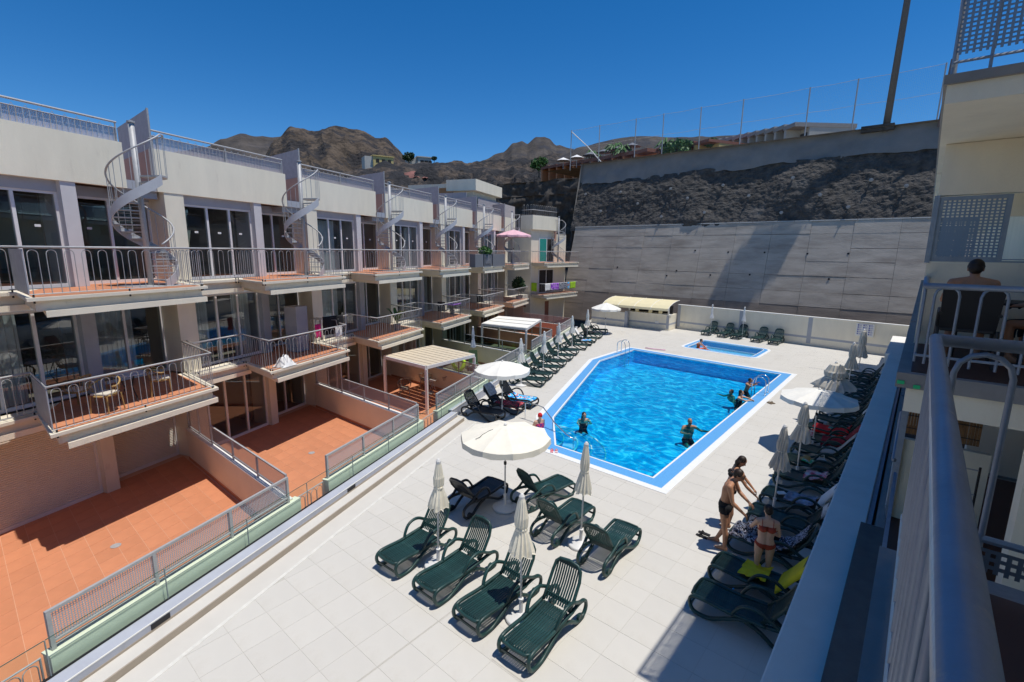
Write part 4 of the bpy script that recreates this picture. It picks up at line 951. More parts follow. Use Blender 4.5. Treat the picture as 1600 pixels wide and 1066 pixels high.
# ================================================================ sun loungers
def slat_mesh(path, x, wd, th, sk=1.0):
    """flat bar following path (y, z), centred at x"""
    mb = MB(); n = len(path); vs = []
    for i, (y, z) in enumerate(path):
        a = path[max(0, i-1)]; b = path[min(n-1, i+1)]; d = Vector((b[0]-a[0], b[1]-a[1])).normalized(); nx, nz = -d.y*th/2, d.x*th/2
        vs += [(x-wd/2, y+nx, z+nz), (x+wd/2, y+nx, z+nz), (x+wd/2, y-nx, z-nz), (x-wd/2, y-nx, z-nz)]
    fs = []
    for i in range(n-1):
        for k in range(4): fs.append((i*4+k, i*4+(k+1) % 4, i*4+4+(k+1) % 4, i*4+4+k))
    fs += [(3, 2, 1, 0), (n*4-4, n*4-3, n*4-2, n*4-1)]
    return mb.add(vs, [f[::-1] for f in fs])
def make_lounger(name, m, ang=52, label='x'):
    r = thing(name, label, 'sun lounger', (0, 0, 0), 0, None)
    seat = [(0.03, .26), (0.0, .30), (0.05, .335), (0.30, .325), (0.62, .30), (0.95, .31), (1.22, .33)]
    ns = 11; xs = [-.235+.47*i/(ns-1) for i in range(ns)]
    me = slat_mesh(seat, 0, .0355, .014).mesh('seat_slat', m)
    for x in xs: inst('seat_slat', me, r, (x, 0, 0))
    for (y, z) in ((.02, .285), (.33, .305), (.64, .282), (.97, .29), (1.20, .31)): MB().box(-.27, .27, y-.018, y+.018, z-.016, z+.008).build('cross_bar', m, r)
    MB().tube([(-.30, .06, .33), (-.22, -.01, .315), (0, -.03, .31), (.22, -.01, .315), (.30, .06, .33)], .03, 6).build('foot_bar', m, r, smooth=True)
    MB().box(-.27, .27, -.012, .012, .13, .17).build('foot_stretcher', m, r)
    # backrest
    a = rad(ang); L = .76; y0, z0 = 1.22, .345
    def bk(s, off=0.0): c = .05*math.sin(PI*s/L); return (y0+s*math.cos(a)+(c+off)*math.sin(a), z0+s*math.sin(a)-(c+off)*math.cos(a))
    bf = MB(); pth = [(-.27, *bk(0)), (-.285, *bk(.2)), (-.285, *bk(.5)), (-.26, *bk(.66)), (-.19, *bk(.73)), (0, *bk(.755)), (.19, *bk(.73)), (.26, *bk(.66)), (.285, *bk(.5)), (.285, *bk(.2)), (.27, *bk(0))]
    bf.tube(pth, .033, 6); B = bf.build('backrest', m, r, smooth=True)
    me = slat_mesh([bk(.02), bk(.2), bk(.4), bk(.6), bk(.725)], 0, .030, .012).mesh('backrest_slat', m)
    for x in [-.215+.43*i/9 for i in range(10)]: inst('backrest_slat', me, B, (x, 0, 0))
    y, z = bk(.14, .01); MB().box(-.27, .27, y-.015, y+.015, z-.06, z+.02).build('backrest_bar', m, B)
    y, z = bk(.70, .01); MB().box(-.2, .2, y-.012, y+.012, z-.025, z+.03).build('backrest_bar', m, B)
    for sx in (-1, 1):
        x = .305*sx
        def loop(pts, rr=.024, close=False, nm='side_frame'):
            # smooth by Catmull-Rom
            P = [Vector((x+(q[2] if len(q) > 2 else 0)*sx, q[0], q[1])) for q in pts]; out = []; n = len(P)
            rng = range(n) if close else range(n-1)
            for i in rng:
                p0, p1, p2, p3 = (P[(i-1) % n], P[i], P[(i+1) % n], P[(i+2) % n]) if close else (P[max(0, i-1)], P[i], P[i+1], P[min(n-1, i+2)])
                for t in (0, .33, .66): out.append(.5*((2*p1)+(-p0+p2)*t+(2*p0-5*p1+4*p2-p3)*t*t+(-p0+3*p1-3*p2+p3)*t**3))
            if not close: out.append(P[-1])
            return MB().tube(out, rr, 6, close=close, flat=1.15).build(nm, m, r, smooth=True)
        # top rail along the seat, dropping round the foot into the foot loop and rising again to the hinge
        loop([(1.30, .33), (.95, .32), (.62, .31), (.30, .335), (.08, .335), (-.02, .27), (-.01, .15), (.06, .06), (.20, .03), (.38, .05), (.60, .15), (.85, .26), (1.05, .30)], .034)
        loop([(.95, .27), (1.15, .22), (1.32, .13), (1.44, .05), (1.56, .03), (1.70, .06), (1.78, .16), (1.76, .28), (1.64, .35), (1.48, .36), (1.30, .34)], .034, nm='rear_leg')
        loop([(.74, .31), (.80, .42, .02), (.90, .53, .035), (1.04, .575, .04), (1.20, .56, .04), (1.36, .48, .03), (1.50, .40, .01), (1.60, .36)], .031, nm='armrest')
        w_ = MB().tube([(x-.025, 1.56, .075), (x+.025, 1.56, .075)], .07, 12).build('wheel', m, r)
    return r
LG = make_lounger('sun_lounger', m_lounge, 55, 'x'); LB = make_lounger('sun_lounger', m_loungeb, 50, 'y')
used = {'g': False, 'b': False}
def lounger(pos, rz, label, kind='g', group=None):
    src = LG if kind == 'g' else LB
    if not used[kind]:
        used[kind] = True; src.location = pos; src.rotation_euler = (0, 0, rz); src['label'] = label
        if group: src['group'] = group
        return src
    r = dup(src, pos, rz, label, None)
    if group: r['group'] = group
    elif 'group' in r: del r['group']
    return r
# local +y runs from foot to head
ROWF = 'loungers in the open row nearest the camera'
for u, t, lab in [(-7.15, .05, 'dark green lounger at the left end of the near row, behind a closed parasol'), (-6.03, .0, 'dark green lounger second from the left in the near row'), (-4.98, -.02, 'dark green lounger in the near row between the middle closed parasol and its shadow'), (-3.96, .02, 'dark green lounger nearest the camera, at the right end of the near row')]:
    lounger(D(u, 4.80, 0), DR+t, lab)
for src in (LG, LB): src.scale = (.93, .9, 1)
for o in bpy.data.objects:
    if o.get('category') == 'sun lounger': o.scale = (.93, .9, 1)
lounger(D(-7.72, 8.62), DR+PI+.05, 'black lounger lying in the round shadow of the big open parasol', 'b')
lounger(D(-6.42, 9.85), DR+PI-.22, 'dark green lounger behind the pair, farthest from the camera in the open group')
lounger(D(-5.45, 9.12), DR+PI-.03, 'dark green lounger left of the round white parasol base, its back towards the camera')
lounger(D(-4.24, 8.98), DR+PI+.02, 'dark green lounger standing alone right of the round white parasol base')
# left row, feet towards the pool
WD = [('first', 20.40), ('second', 21.55), ('third', 23.05), ('fourth', 24.40), ('fifth', 26.05), ('sixth', 27.65), ('seventh', 29.5), ('eighth', 31.05), ('ninth', 32.2), ('tenth', 33.85), ('eleventh', 36.0)]
random.seed(4)
for i, (n_, s) in enumerate(WD):
    t = -5.88 if i < 6 else -5.7+.06*(i-6)
    lounger((t, s+.33, 0), PI/2+random.uniform(-.08, .08)-(.12 if i > 8 else .02), 'dark green lounger, %s in the far left row counted from the camera' % n_, group='loungers along the terrace walls')
TL = []
for (t, s, rz, k_, lab) in [(-6.05, 15.62, 1.30, 'b', 'black lounger with steep slatted back against the kerb in parasol shade'), (-5.62, 16.75, 1.42, 'b', 'black lounger under the red and black towel and the grey towel'), (-5.35, 17.62, 1.38, 'b', 'black lounger under the blue printed towel near the pool steps')]:
    TL.append(lounger((t, s, 0), rz, lab, k_))
# rear row against the garden wall
for i, (u, v) in enumerate([(-12.05, 36.7), (-10.85, 36.6), (-9.9, 36.55), (-8.45, 36.25), (-7.3, 36.1)]):
    lounger(D(u, v), DR-.1+random.uniform(-.06, .06), 'dark green lounger, %s from the left against the garden wall' % ['first', 'second', 'third', 'fourth', 'fifth'][i], group='loungers behind the paddling pool')
# right row under the white parapet
RV = [7.95, 9.0, 10.25, 11.5, 12.65, 14.1, 15.3, 16.5, 17.6, 18.8, 20.0, 21.2, 22.5, 23.7, 25.0, 26.3, 27.6, 28.9]
RO = []
for i, v in enumerate(RV):
    lab = 'dark green lounger under the right parapet, %s' % (['nearest the camera', 'with the yellow towel', 'third from the camera with bags piled on it', 'fourth from the camera', 'with the white towel over its back', 'sixth from the camera', 'seventh from the camera', 'eighth from the camera', 'under the dark red towel', 'under the bright red towel', 'eleventh from the camera', 'twelfth from the camera', 'thirteenth from the camera', 'fourteenth from the camera', 'fifteenth from the camera', 'sixteenth from the camera', 'last but one at the far end', 'last at the far end'][i])
    RO.append(lounger(D(-2.42+random.uniform(-.06, .06), v, 0), DR-PI/2+random.uniform(-.05, .05), lab, group='loungers along the right parapet'))

# ---- towels laid on loungers: follow the seat and back profile
PROF = [(0.0, .30), (.05, .35), (.30, .345), (.62, .32), (.95, .33), (1.18, .37), (1.28, .46), (1.40, .62), (1.55, .83), (1.66, .97), (1.69, .98), (1.72, .90), (1.71, .75), (1.66, .60)]
def towel(L, name, label, m, y0, y1, x0=-.3, x1=.3, seed=1, crump=.012, drop=0.0, lift=.0, cat='towel'):
    cum = [0]
    for a, b in zip(PROF, PROF[1:]): cum.append(cum[-1]+math.hypot(b[0]-a[0], b[1]-a[1]))
    def at(s):
        s = max(0, min(cum[-1]-1e-4, s))
        for i in range(len(cum)-1):
            if s <= cum[i+1]:
                t = (s-cum[i])/(cum[i+1]-cum[i]); return PROF[i][0]+(PROF[i+1][0]-PROF[i][0])*t, PROF[i][1]+(PROF[i+1][1]-PROF[i][1])*t
    nx, ny = 16, 34; vs = []
    for j in range(ny+1):
        for i in range(nx+1):
            s = y0+(y1-y0)*j/ny; x = x0+(x1-x0)*i/nx+.02*noise.noise(Vector((s*4, seed, 0)))
            y, z = at(s); over = max(0, abs(x)-.30)
            N_ = noise.noise(Vector((x*7, s*5, seed)))+.5*noise.noise(Vector((x*15, s*13, seed+5)))
            z = z+.016+lift+crump*(N_+.6)-over*2.2*(1 if drop else .3); x = max(-.34-over*.1, min(.34+over*.1, x))
            vs.append((x*.93, y*.9-.0+crump*.7*N_, max(.02, z)))
    fs = [(j*(nx+1)+i, j*(nx+1)+i+1, (j+1)*(nx+1)+i+1, (j+1)*(nx+1)+i) for j in range(ny) for i in range(nx)]
    o = MB().add(vs, fs).build(name, m, smooth=True); sd = o.modifiers.new('s', 'SOLIDIFY'); sd.thickness = .012
    o.location = L.location; o.rotation_euler = L.rotation_euler
    return tag(o, label, cat)
towel(TL[1], 'towel', 'red and black patterned towel on the seat of the lounger near the pool steps', m_redblk, .0, 1.15, -.34, .34, 3, .02, 1)
towel(TL[1], 'towel', 'grey and white towel hanging over the lounger back beside the kerb', mat('grey_white_towel', (.42, .46, .52), .9, .4, 9), 1.45, 2.35, -.3, .3, 5, .012)
towel(TL[2], 'towel', 'blue printed towel spread on the lounger nearest the pool steps', m_blue, .0, 1.25, -.36, .36, 8, .015, 1)
towel(RO[1], 'towel', 'yellow towel draped over the lounger back behind the woman in the rust bikini', m_yellow, 1.25, 2.5, -.36, .36, 2, .02, 1)
towel(RO[1], 'towel', 'crumpled yellow towel on the seat left of the woman in the rust bikini', m_yellow, .55, 1.05, -.30, .25, 9, .05, 0, .03)
towel(RO[2], 'towel', 'black and white printed towel with bags on the third lounger', m_zebra, .0, 1.1, -.33, .33, 4, .05, 1, .04)
towel(RO[2], 'towel', 'striped blue and white towel bundled against the third lounger back', m_zebra, 1.1, 1.7, -.3, .3, 14, .06, 0, .05)
towel(RO[3], 'towel', 'white printed shirt hung over the corner of a lounger back', mat('white_printed', (.6, .58, .55), .9, .25, 14), 1.75, 2.4, -.05, .36, 6, .02, 1)
towel(RO[4], 'towel', 'white towel over the back of the fifth lounger by the parapet', m_whitec, 1.35, 2.45, -.36, .36, 7, .01, 1)
towel(RO[4], 'towel', 'blue and white towel on the seat beside the white towel', mat('navy_white', (.25, .28, .36), .9, .8, 5), .55, 1.25, -.28, .3, 12, .03, 0, .02)
towel(RO[5], 'towel', 'crumpled pink and red towel on the sixth lounger', m_pink, .75, 1.3, -.3, .28, 13, .07, 0, .05)
towel(RO[5], 'towel', 'small red cloth on the foot of the sixth lounger', m_red, .0, .18, -.30, -.1, 3, .03, 0, .02, cat='cloth')
towel(RO[6], 'towel', 'green and white cloth on the seventh lounger', stripes('green_white_cloth', [(.02, .35, .15), (.5, .6, .55)], 9), .5, .8, -.1, .25, 3, .04, 0, .03, cat='cloth')
towel(RO[7], 'towel', 'grey towel with a raised corner on the eighth lounger', mat('grey_towel', (.38, .39, .40), .9, .1, 6), .8, 2.0, -.3, .3, 17, .03, 0, .02)
towel(RO[8], 'towel', 'dark red towel covering a lounger under the open white parasol', m_maroon, .6, 2.3, -.36, .36, 18, .03, 1)
towel(RO[9], 'towel', 'bright red towel spread on a lounger under the open white parasol', m_red, .2, 1.4, -.36, .36, 19, .025, 1)
towel(RO[8], 'towel', 'pink printed towel rolled at the foot of the dark red towel lounger', m_pink, .0, .35, -.3, .3, 20, .05, 0, .05)
towel(RO[10], 'towel', 'pale magazine lying on a lounger back beside the parapet', m_whitec, 1.7, 1.95, -.05, .3, 22, .004, cat='magazine')
LRo = [o for o in bpy.data.objects if o.get('group') == 'loungers along the terrace walls']
towel(LRo[8], 'towel', 'white towel over the ninth lounger in the far left row', m_whitec, 1.0, 1.9, -.3, .25, 24, .02)
towel(LRo[7], 'towel', 'blue towel on the eighth lounger in the far left row', m_blue, .1, .8, -.3, .3, 25, .02)
towel(LRo[9], 'towel', 'dark clothes piled on the tenth lounger in the far left row', m_black, .6, 1.5, -.3, .3, 26, .06, 0, .05, cat='clothes')

# ================================================================ parasols
def base_disc(r, R=.27):
    MB().lathe([(R*.97, 0), (R, .012), (R, .045), (R*.93, .06), (R*.35, .085), (R*.28, .10), (.045, .11)], 28).build('base', m_base, r, smooth=True)
    MB().lathe([(.034, .10), (.034, .34), (.045, .345), (.045, .37), (.03, .375)], 12).build('sleeve', m_base, r)
def closed(name, label, pos, m, H=2.25, bot=1.15, tilt=(0, 0), rbase=.27, seed=0, flare=.17):
    r = thing(name, label, 'parasol', pos, random.uniform(0, 6)); base_disc(r, rbase)
    MB().tube([(0, 0, .1), (0, 0, H-.05)], .019, 8).build('pole', m_pole, r, smooth=True)
    mid = bot+.42*(H-bot); rnd = random.Random(seed)
    prof = [(flare*1.0, bot-.01), (flare*.97, bot), (flare*.9, bot+.08), (flare*.72, bot+.22), (flare*.52, mid-.06), (flare*.44, mid), (flare*.50, mid+.06), (flare*.52, mid+.2), (flare*.45, H-.30), (flare*.30, H-.10), (.045, H-.04), (.02, H-.03)]
    star = [.13, .14, .15, .14, .12, .08, .11, .12, .11, .08, .03, 0]; n = 28
    vs = []
    for i, (q, z) in enumerate(prof):
        for k in range(n):
            a = 2*PI*k/n; s = star[i]*(1 if k % 2 else -1)*(1+.4*math.sin(k*2.3+seed)); rr = q*(1+s+.08*math.sin(3*a+seed+i*.3))
            vs.append((rr*math.cos(a+.03*i), rr*math.sin(a+.03*i), z+(.035*math.sin(k*1.7+seed) if i < 2 else 0)))
    fs = [(i*n+k, i*n+(k+1) % n, (i+1)*n+(k+1) % n, (i+1)*n+k) for i in range(len(prof)-1) for k in range(n)]
    MB().add(vs, fs).build('folded_canopy', m, r)
    MB().lathe([(flare*.50, mid-.02), (flare*.52, mid), (flare*.50, mid+.02)], 14).build('tie_strap', m, r)
    MB().lathe([(.03, H-.06), (.05, H-.05), (.05, H-.01), (.025, H+.03), (.005, H+.04)], 10).build('cap', m_base, r)
    r.rotation_euler = (tilt[0], tilt[1], r.rotation_euler[2]); return r
def opened(name, label, pos, m, rim=1.88, R=1.06, H=2.18, n=10, rz=0.2, valance=.13, half=None):
    r = thing(name, label, 'parasol', pos, rz); base_disc(r, .30)
    MB().tube([(0, 0, .1), (0, 0, H-.02)], .019, 8).build('pole', m_pole, r, smooth=True)
    MB().lathe([(.03, 1.13), (.035, 1.15), (.035, 1.2), (.02, 1.22)], 8).build('tilt_collar', m_vent, r)
    seg = 6; vs = [(0, 0, H)]; cols = n*4
    for i in range(1, seg+1):
        t = i/seg
        for k in range(cols):
            a = 2*PI*k/cols; ph = (k % 4)/4; chord = math.cos(PI/n)/math.cos((ph-.5)*2*PI/n)
            sag = -.035*math.sin(PI*ph)*t
            rr = R*t*chord; z = H-(H-rim)*(t**1.25)+sag
            vs.append((rr*math.cos(a), rr*math.sin(a), z))
    fs = [(0, 1+k, 1+(k+1) % cols) for k in range(cols)]
    for i in range(seg-1):
        for k in range(cols):
            p, q = 1+i*cols+k, 1+i*cols+(k+1) % cols; fs.append((p, p+cols, q+cols, q))
    c = MB().add(vs, fs).build('canopy', m, r, smooth=False); sd = c.modifiers.new('s', 'SOLIDIFY'); sd.thickness = .006
    vb = MB(); o = len(vs)-cols
    for k in range(cols):
        k2 = (k+1) % cols
        if k % 4 == 3 and (k//4) % 1 == 0: pass
        A, B = Vector(vs[o+k]), Vector(vs[o+k2]); f = 1.012
        da = valance*(1-.25*abs(((k % 4)/4)-.5)); gap = .006
        vb.add([A, B, (B.x*f, B.y*f, B.z-valance+.012*math.sin(k2*2.1)), (A.x*f, A.y*f, A.z-valance+.012*math.sin(k*2.1))], [(0, 1, 2, 3)])
    vb.build('valance', m, r)
    for k in range(n):
        a = 2*PI*k/n; MB().tube([(.03*math.cos(a), .03*math.sin(a), H-.05), (R*.5*math.cos(a), R*.5*math.sin(a), H-.03-(H-rim)*.42), (R*.98*math.cos(a), R*.98*math.sin(a), rim-.015)], .006, 4).build('rib', m_pole, r)
    MB().lathe([(.04, H-.01), (.04, H+.025), (.015, H+.045), (.004, H+.05)], 10).build('cap', m_base, r)
    return r
opened('open_parasol', 'big open cream parasol with a torn valance nearest the camera', D(-7.05, 8.12), m_canvas, 1.86, 1.07, 2.12)
tear = MB().tube([Vector((math.cos(a)*rr, math.sin(a)*rr, 2.127-(.26)*((rr/1.07)**1.25)-.005)) for a, rr in [(3.75, .32), (3.72, .42), (3.78, .5), (3.80, .6), (3.88, .70), (3.86, .80)]], .006, 4).build('tear', m_vent, [o for o in bpy.data.objects if o.name == 'open_parasol'][0])
opened('open_parasol', 'open off white parasol beside the glass balustrade over towel covered loungers', (-6.25, 16.35, 0), m_canvw, 1.80, 1.05, 2.10, rz=.5)
opened('open_parasol', 'small open off white parasol at the far end of the left row near the kiosk', D(-18.05, 32.3), m_canvw, 1.95, 1.1, 2.35, rz=.1)
opened('open_parasol', 'open off white parasol half in shade among the right row of loungers', D(-2.05, 17.35), m_canvw, 1.72, 1.08, 1.98, rz=.1)
closed('closed_parasol', 'closed cream parasol at the left end of the near group', D(-6.62, 5.62), m_canvas, 2.22, 1.28, (.01, -.02), seed=1, flare=.18)
closed('closed_parasol', 'closed cream parasol at the right of the near group, tallest in the picture', D(-4.50, 5.62), m_canvas, 2.22, 1.22, (.0, .03), seed=2, flare=.20)
closed('closed_parasol', 'closed cream parasol between the pool corner and the pair of loungers', D(-4.86, 8.06), m_canvas, 2.3, 1.25, (.0, .02), seed=3, flare=.17)
LU = [(-13.6, 16.75), (-14.1, 19.1), (-15.15, 21.9), (-16.3, 25.1), (-17.3, 28.5)]
for i, (u, v) in enumerate(LU):
    closed('closed_parasol', 'closed white parasol, %s along the far left row of loungers' % ordn[i], D(u, v), m_canvw, 2.2, 1.15, (random.uniform(-.03, .03), random.uniform(-.03, .03)), seed=10+i, flare=.18)
for i, (u, v) in enumerate([(-11.85, 37.3), (-9.6, 37.35)]):
    closed('closed_parasol', 'closed white parasol at the %s of the rear row of loungers' % ('left' if i == 0 else 'middle'), D(u, v), m_whitec, 2.3, 1.3, seed=20+i, flare=.13)
closed('closed_parasol', 'closed greyish parasol nearest the camera in the right row', D(-2.07, 12.27), m_canvg, 2.2, 1.15, (.02, .0), .15, 31, .21)
closed('closed_parasol', 'closed greyish parasol second in the right row, before the open one', D(-2.0, 14.6), m_canvg, 2.2, 1.15, (0, .0), .15, 32, .24)
closed('closed_parasol', 'half closed wide greyish parasol behind the open parasol on the right', D(-2.0, 20.3), m_canvg, 2.35, 1.4, (0, .0), .15, 33, .62)
closed('closed_parasol', 'slim closed greyish parasol second from the far end on the right', D(-1.98, 25.7), m_canvg, 2.3, 1.15, (0, .0), .15, 34, .26)
closed('closed_parasol', 'closed greyish parasol at the far end of the right row', D(-1.97, 29.9), m_canvg, 2.4, 1.0, (0, .0), .15, 35, .30)
closed('closed_parasol', 'closed grey blue parasol standing on the green floored terrace', (-11.2, 24.6, F1), mat('grey_blue_canvas', (.45, .5, .6), .9), 2.35, 1.2, seed=36, flare=.15)
# pink parasol on a top floor balcony
opened('open_parasol', 'pale pink open parasol on a far top floor balcony', (-12.9, 36.0, F3), mat('pale_pink_canvas', (.75, .45, .50), .9), 2.2, 1.35, 2.6, rz=.3)

# ================================================================ pool ladders, hand rail, small things on the deck
def ladder(label, pos, rz):
    r = thing('pool_ladder', label, 'pool ladder', pos, rz)
    for x in (-.27, .27):
        MB().tube([(x, -.30, .0), (x, -.30, .55), (x, -.27, .68), (x, -.15, .78), (x, 0.0, .80), (x, .14, .74), (x, .22, .60), (x, .25, .40), (x, .25, -.9)], .022, 8).build('rail', m_chrome, r, smooth=True)
    for z in (-.3, -.6, -.9): MB().box(-.27, .27, .22, .28, z, z+.02).build('step', m_chrome, r)
    for x in (-.27, .27): MB().lathe([(.05, .0), (.05, .02), (.03, .03)], 10, c=(x, -.30)).build('foot_plate', m_chrome, r)
    return r
ladder('polished ladder at the far left corner of the pool', D(-13.55, 26.65, 0), DR-PI/2)
ladder('polished ladder on the right side of the pool with a boy holding it', D(-4.98, 23.0, 0), DR+PI/2)
hr = thing('pool_handrail', 'polished handrail leading down the pool steps', 'handrail', D(-10.72, 13.35, 0), DR)
hp = [(0, 0, .0), (-.0, 0, .70), (.1, 0.0, .76), (1.15, -.1, .80), (2.05, -.25, .62), (2.9, -.40, .30), (3.15, -.45, .28)]
hp = [(0.0, 0.05, .62), (.55, .05, .66), (.95, -.05, .66), (1.6, -.25, .30), (2.25, -.50, -.02+.15), (2.7, -.62, .06)]
MB().tube(hp, .02, 8).build('rail', m_chrome, hr, smooth=True)
for (x, y, z) in ((0.05, .05, .60), (1.5, -.22, .36), (2.6, -.58, .10)): MB().tube([(x, y, z), (x, y, -.9 if x > 1 else 0)], .018, 8).build('post', m_chrome, hr)
tag(MB().tube([D(-13.2, 28.98, .05), D(-12.7, 28.93, .06), D(-12.2, 29.05, .06), D(-11.95, 29.2, .05)], .032, 8).build('foam_noodle', mat('pink_foam', (.80, .45, .58), .7), smooth=True), 'pink foam noodle lying on the far edge of the pool', 'foam noodle')
def sandals(pos, rz, m, label):
    r = thing('sandals', label, 'sandals', pos, rz)
    for x in (-.07, .07):
        MB().prism([(x-.04, -.12), (x+.04, -.12), (x+.05, .05), (x+.03, .13), (x-.03, .13), (x-.045, .05)], .0, .022).build('sole', m, r)
        MB().tube([(x-.045, .03, .02), (x-.02, .05, .06), (x+.02, .05, .06), (x+.045, .03, .02)], .012, 5).build('strap', m, r)
sandals(D(-4.2, 21.7, .012), .6, mat('brown_sole', (.2, .15, .1), .8), 'brown sandals on the pool edge beside the resting woman')
sandals(D(-3.0, 10.15), 1.2, m_black, 'black sandals on the deck behind the man in black trunks')
sandals(D(-8.1, 11.65, .012), .2, m_pink, 'pink flip flops on the near pool edge by the steps')
sandals(D(-2.35, 8.5), 1.5, m_black, 'black sandals under the nearest right lounger')

# ================================================================ terrace and balcony furniture
def wicker_chair(label, pos, rz, m, cat='chair', z=0):
    r = thing('wicker_chair', label, cat, pos, rz)
    MB().lathe([(.0, .40), (.22, .40), (.235, .42), (.22, .44), (.0, .44)], 16).build('seat', m, r)
    for (x, y) in ((-.2, -.18), (.2, -.18), (-.2, .2), (.2, .2)): MB().tube([(x*1.1, y*1.15, 0), (x, y, .42)], .015, 6).build('leg', m, r)
    top = [(.30*math.cos(a), .26*math.sin(a)+.02, .64+.16*max(0, math.sin(a))) for a in [rad(-25+230*k/14) for k in range(15)]]
    MB().tube(top, .02, 6).build('arm_rail', m, r, smooth=True)
    for k in range(15):
        x, y, z_ = top[k]; MB().tube([(x*.72, y*.75, .43), (x*.95, y*.95, (.43+z_)/2), (x, y, z_)], .007, 4).build('back_strand', m, r)
    MB().box(-.19, .19, -.19, .19, .44, .48).build('cushion', m_rope if m is m_rope else m_canvg, r, bevel=.01); return r
def round_table(label, pos, R, h, m, mt):
    r = thing('round_table', label, 'table', pos)
    MB().lathe([(0, h-.02), (R, h-.02), (R, h), (0, h)], 26).build('table_top', mt, r)
    for k in range(3):
        a = 2*PI*k/3; MB().tube([(R*.7*math.cos(a), R*.7*math.sin(a), 0), (R*.25*math.cos(a), R*.25*math.sin(a), h*.5), (R*.6*math.cos(a), R*.6*math.sin(a), h-.02)], .012, 5).build('leg', m, r)
wicker_chair('tan wicker armchair in front of the table on the nearest middle balcony', (-12.55, 6.95, F2), .3, m_wicker)
wicker_chair('tan wicker armchair to the right of the table on the nearest middle balcony', (-12.75, 8.35, F2), 2.6, m_wicker)
wicker_chair('tan wicker armchair behind in shade on the nearest middle balcony', (-13.5, 6.9, F2), -1.2, m_wicker)
round_table('round pale table between wicker chairs on the nearest middle balcony', (-12.9, 7.7, F2), .36, .72, m_vent, mat('pale_blue_table_top', (.5, .54, .6), .3))
wicker_chair('rope armchair at the left under the tan pergola', (-11.7, 18.2, F1), .6, m_rope)
wicker_chair('rope armchair at the back right under the tan pergola', (-10.4, 20.0, F1), -2.0, m_rope)
wicker_chair('rope armchair beside the divider under the tan pergola', (-11.6, 19.9, F1), -2.8, m_rope)
round_table('low round rope table under the tan pergola', (-10.4, 18.0, F1), .28, .42, m_rope, m_rope)
round_table('small white side table by the divider under the tan pergola', (-11.1, 19.7, F1), .22, .5, m_pergw, m_pergw)
# middle floor balcony two: fridge, clothes rack, laundry
fz = thing('fridge_freezer', 'pale grey fridge freezer in the shade of the second middle balcony', 'fridge', (-13.9, 14.05, F2), 0)
MB().box(0, .55, -.28, .28, 0.02, .62).build('lower_door', m_grey, fz, bevel=.01); MB().box(0, .55, -.28, .28, .64, 1.7).build('upper_door', m_grey, fz, bevel=.01)
dr = thing('clothes_rack', 'clothes rack hung with black clothes on the second middle balcony', 'clothes rack', (-13.0, 14.9, F2), .3)
for x in (-.5, .5): MB().tube([(x, -.25, 0), (x, .25, 1.15)], .012, 5).build('leg', m_steel, dr); MB().tube([(x, .25, 0), (x, -.25, 1.15)], .012, 5).build('leg', m_steel, dr)
for y in (-.25, 0, .25): MB().tube([(-.5, y, 1.15), (.5, y, 1.15)], .008, 4).build('bar', m_steel, dr)
def hang(name, label, a, b, ztop, drop, m, seed=1, cat='laundry', amp=.03):
    a, b = Vector((*a, 0)), Vector((*b, 0)); n = 14; vs = []; d = (b-a); nrm = Vector((-d.y, d.x, 0)).normalized()
    for j in range(9):
        for i in range(n+1):
            t = i/n; p = a+d*t+nrm*(amp*math.sin(t*11+seed)+.02*noise.noise(Vector((t*6, j*.5, seed))))
            vs.append((p.x, p.y, ztop-drop*j/8*(1+.10*noise.noise(Vector((t*3, seed, 0))))))
    fs = [(j*(n+1)+i, j*(n+1)+i+1, (j+1)*(n+1)+i+1, (j+1)*(n+1)+i) for j in range(8) for i in range(n)]
    o = MB().add(vs, fs).build(name, m, smooth=True); s_ = o.modifiers.new('s', 'SOLIDIFY'); s_.thickness = .01; return tag(o, label, cat)
hang('laundry', 'black shirts hanging on the rack of the second middle balcony', (-12.7, 14.4), (-12.5, 15.3), F2+1.3, .7, m_black, 2)
hang('laundry', 'bright pink top hanging at the left end of the clothes rack', (-12.5, 13.75), (-12.45, 14.0), F2+1.12, .5, mat('hot_pink', (.75, .03, .2), .9), 3)
hang('laundry', 'dark red towel over the right side railing of the second middle balcony', (-12.5, 15.1), (-13.4, 15.45), F2+1.0, .5, m_maroon, 4)
hang('laundry', 'white clothes drying at the corner of the second middle balcony', (-12.15, 14.35), (-12.2, 14.8), F2+.95, .4, m_whitec, 5)
hang('laundry', 'long white cloth hanging beside the pier of the second middle balcony', (-13.6, 15.35), (-13.75, 15.4), F2+1.1, .9, m_whitec, 6)
for (x, y, q, m, lab) in [(-12.2, 12.0, .5, m_whitec, 'white laundry heap at the left corner of the second middle balcony')]:
    tag(grid('laundry_heap', 14, 14, lambda a, b: (x-.3+a*.5, y-.3+b*.6, F2+.02+.35*math.sin(PI*a)*math.sin(PI*b)*(1+.4*noise.noise(Vector((a*6, b*6, 1))))), m), lab, 'laundry')
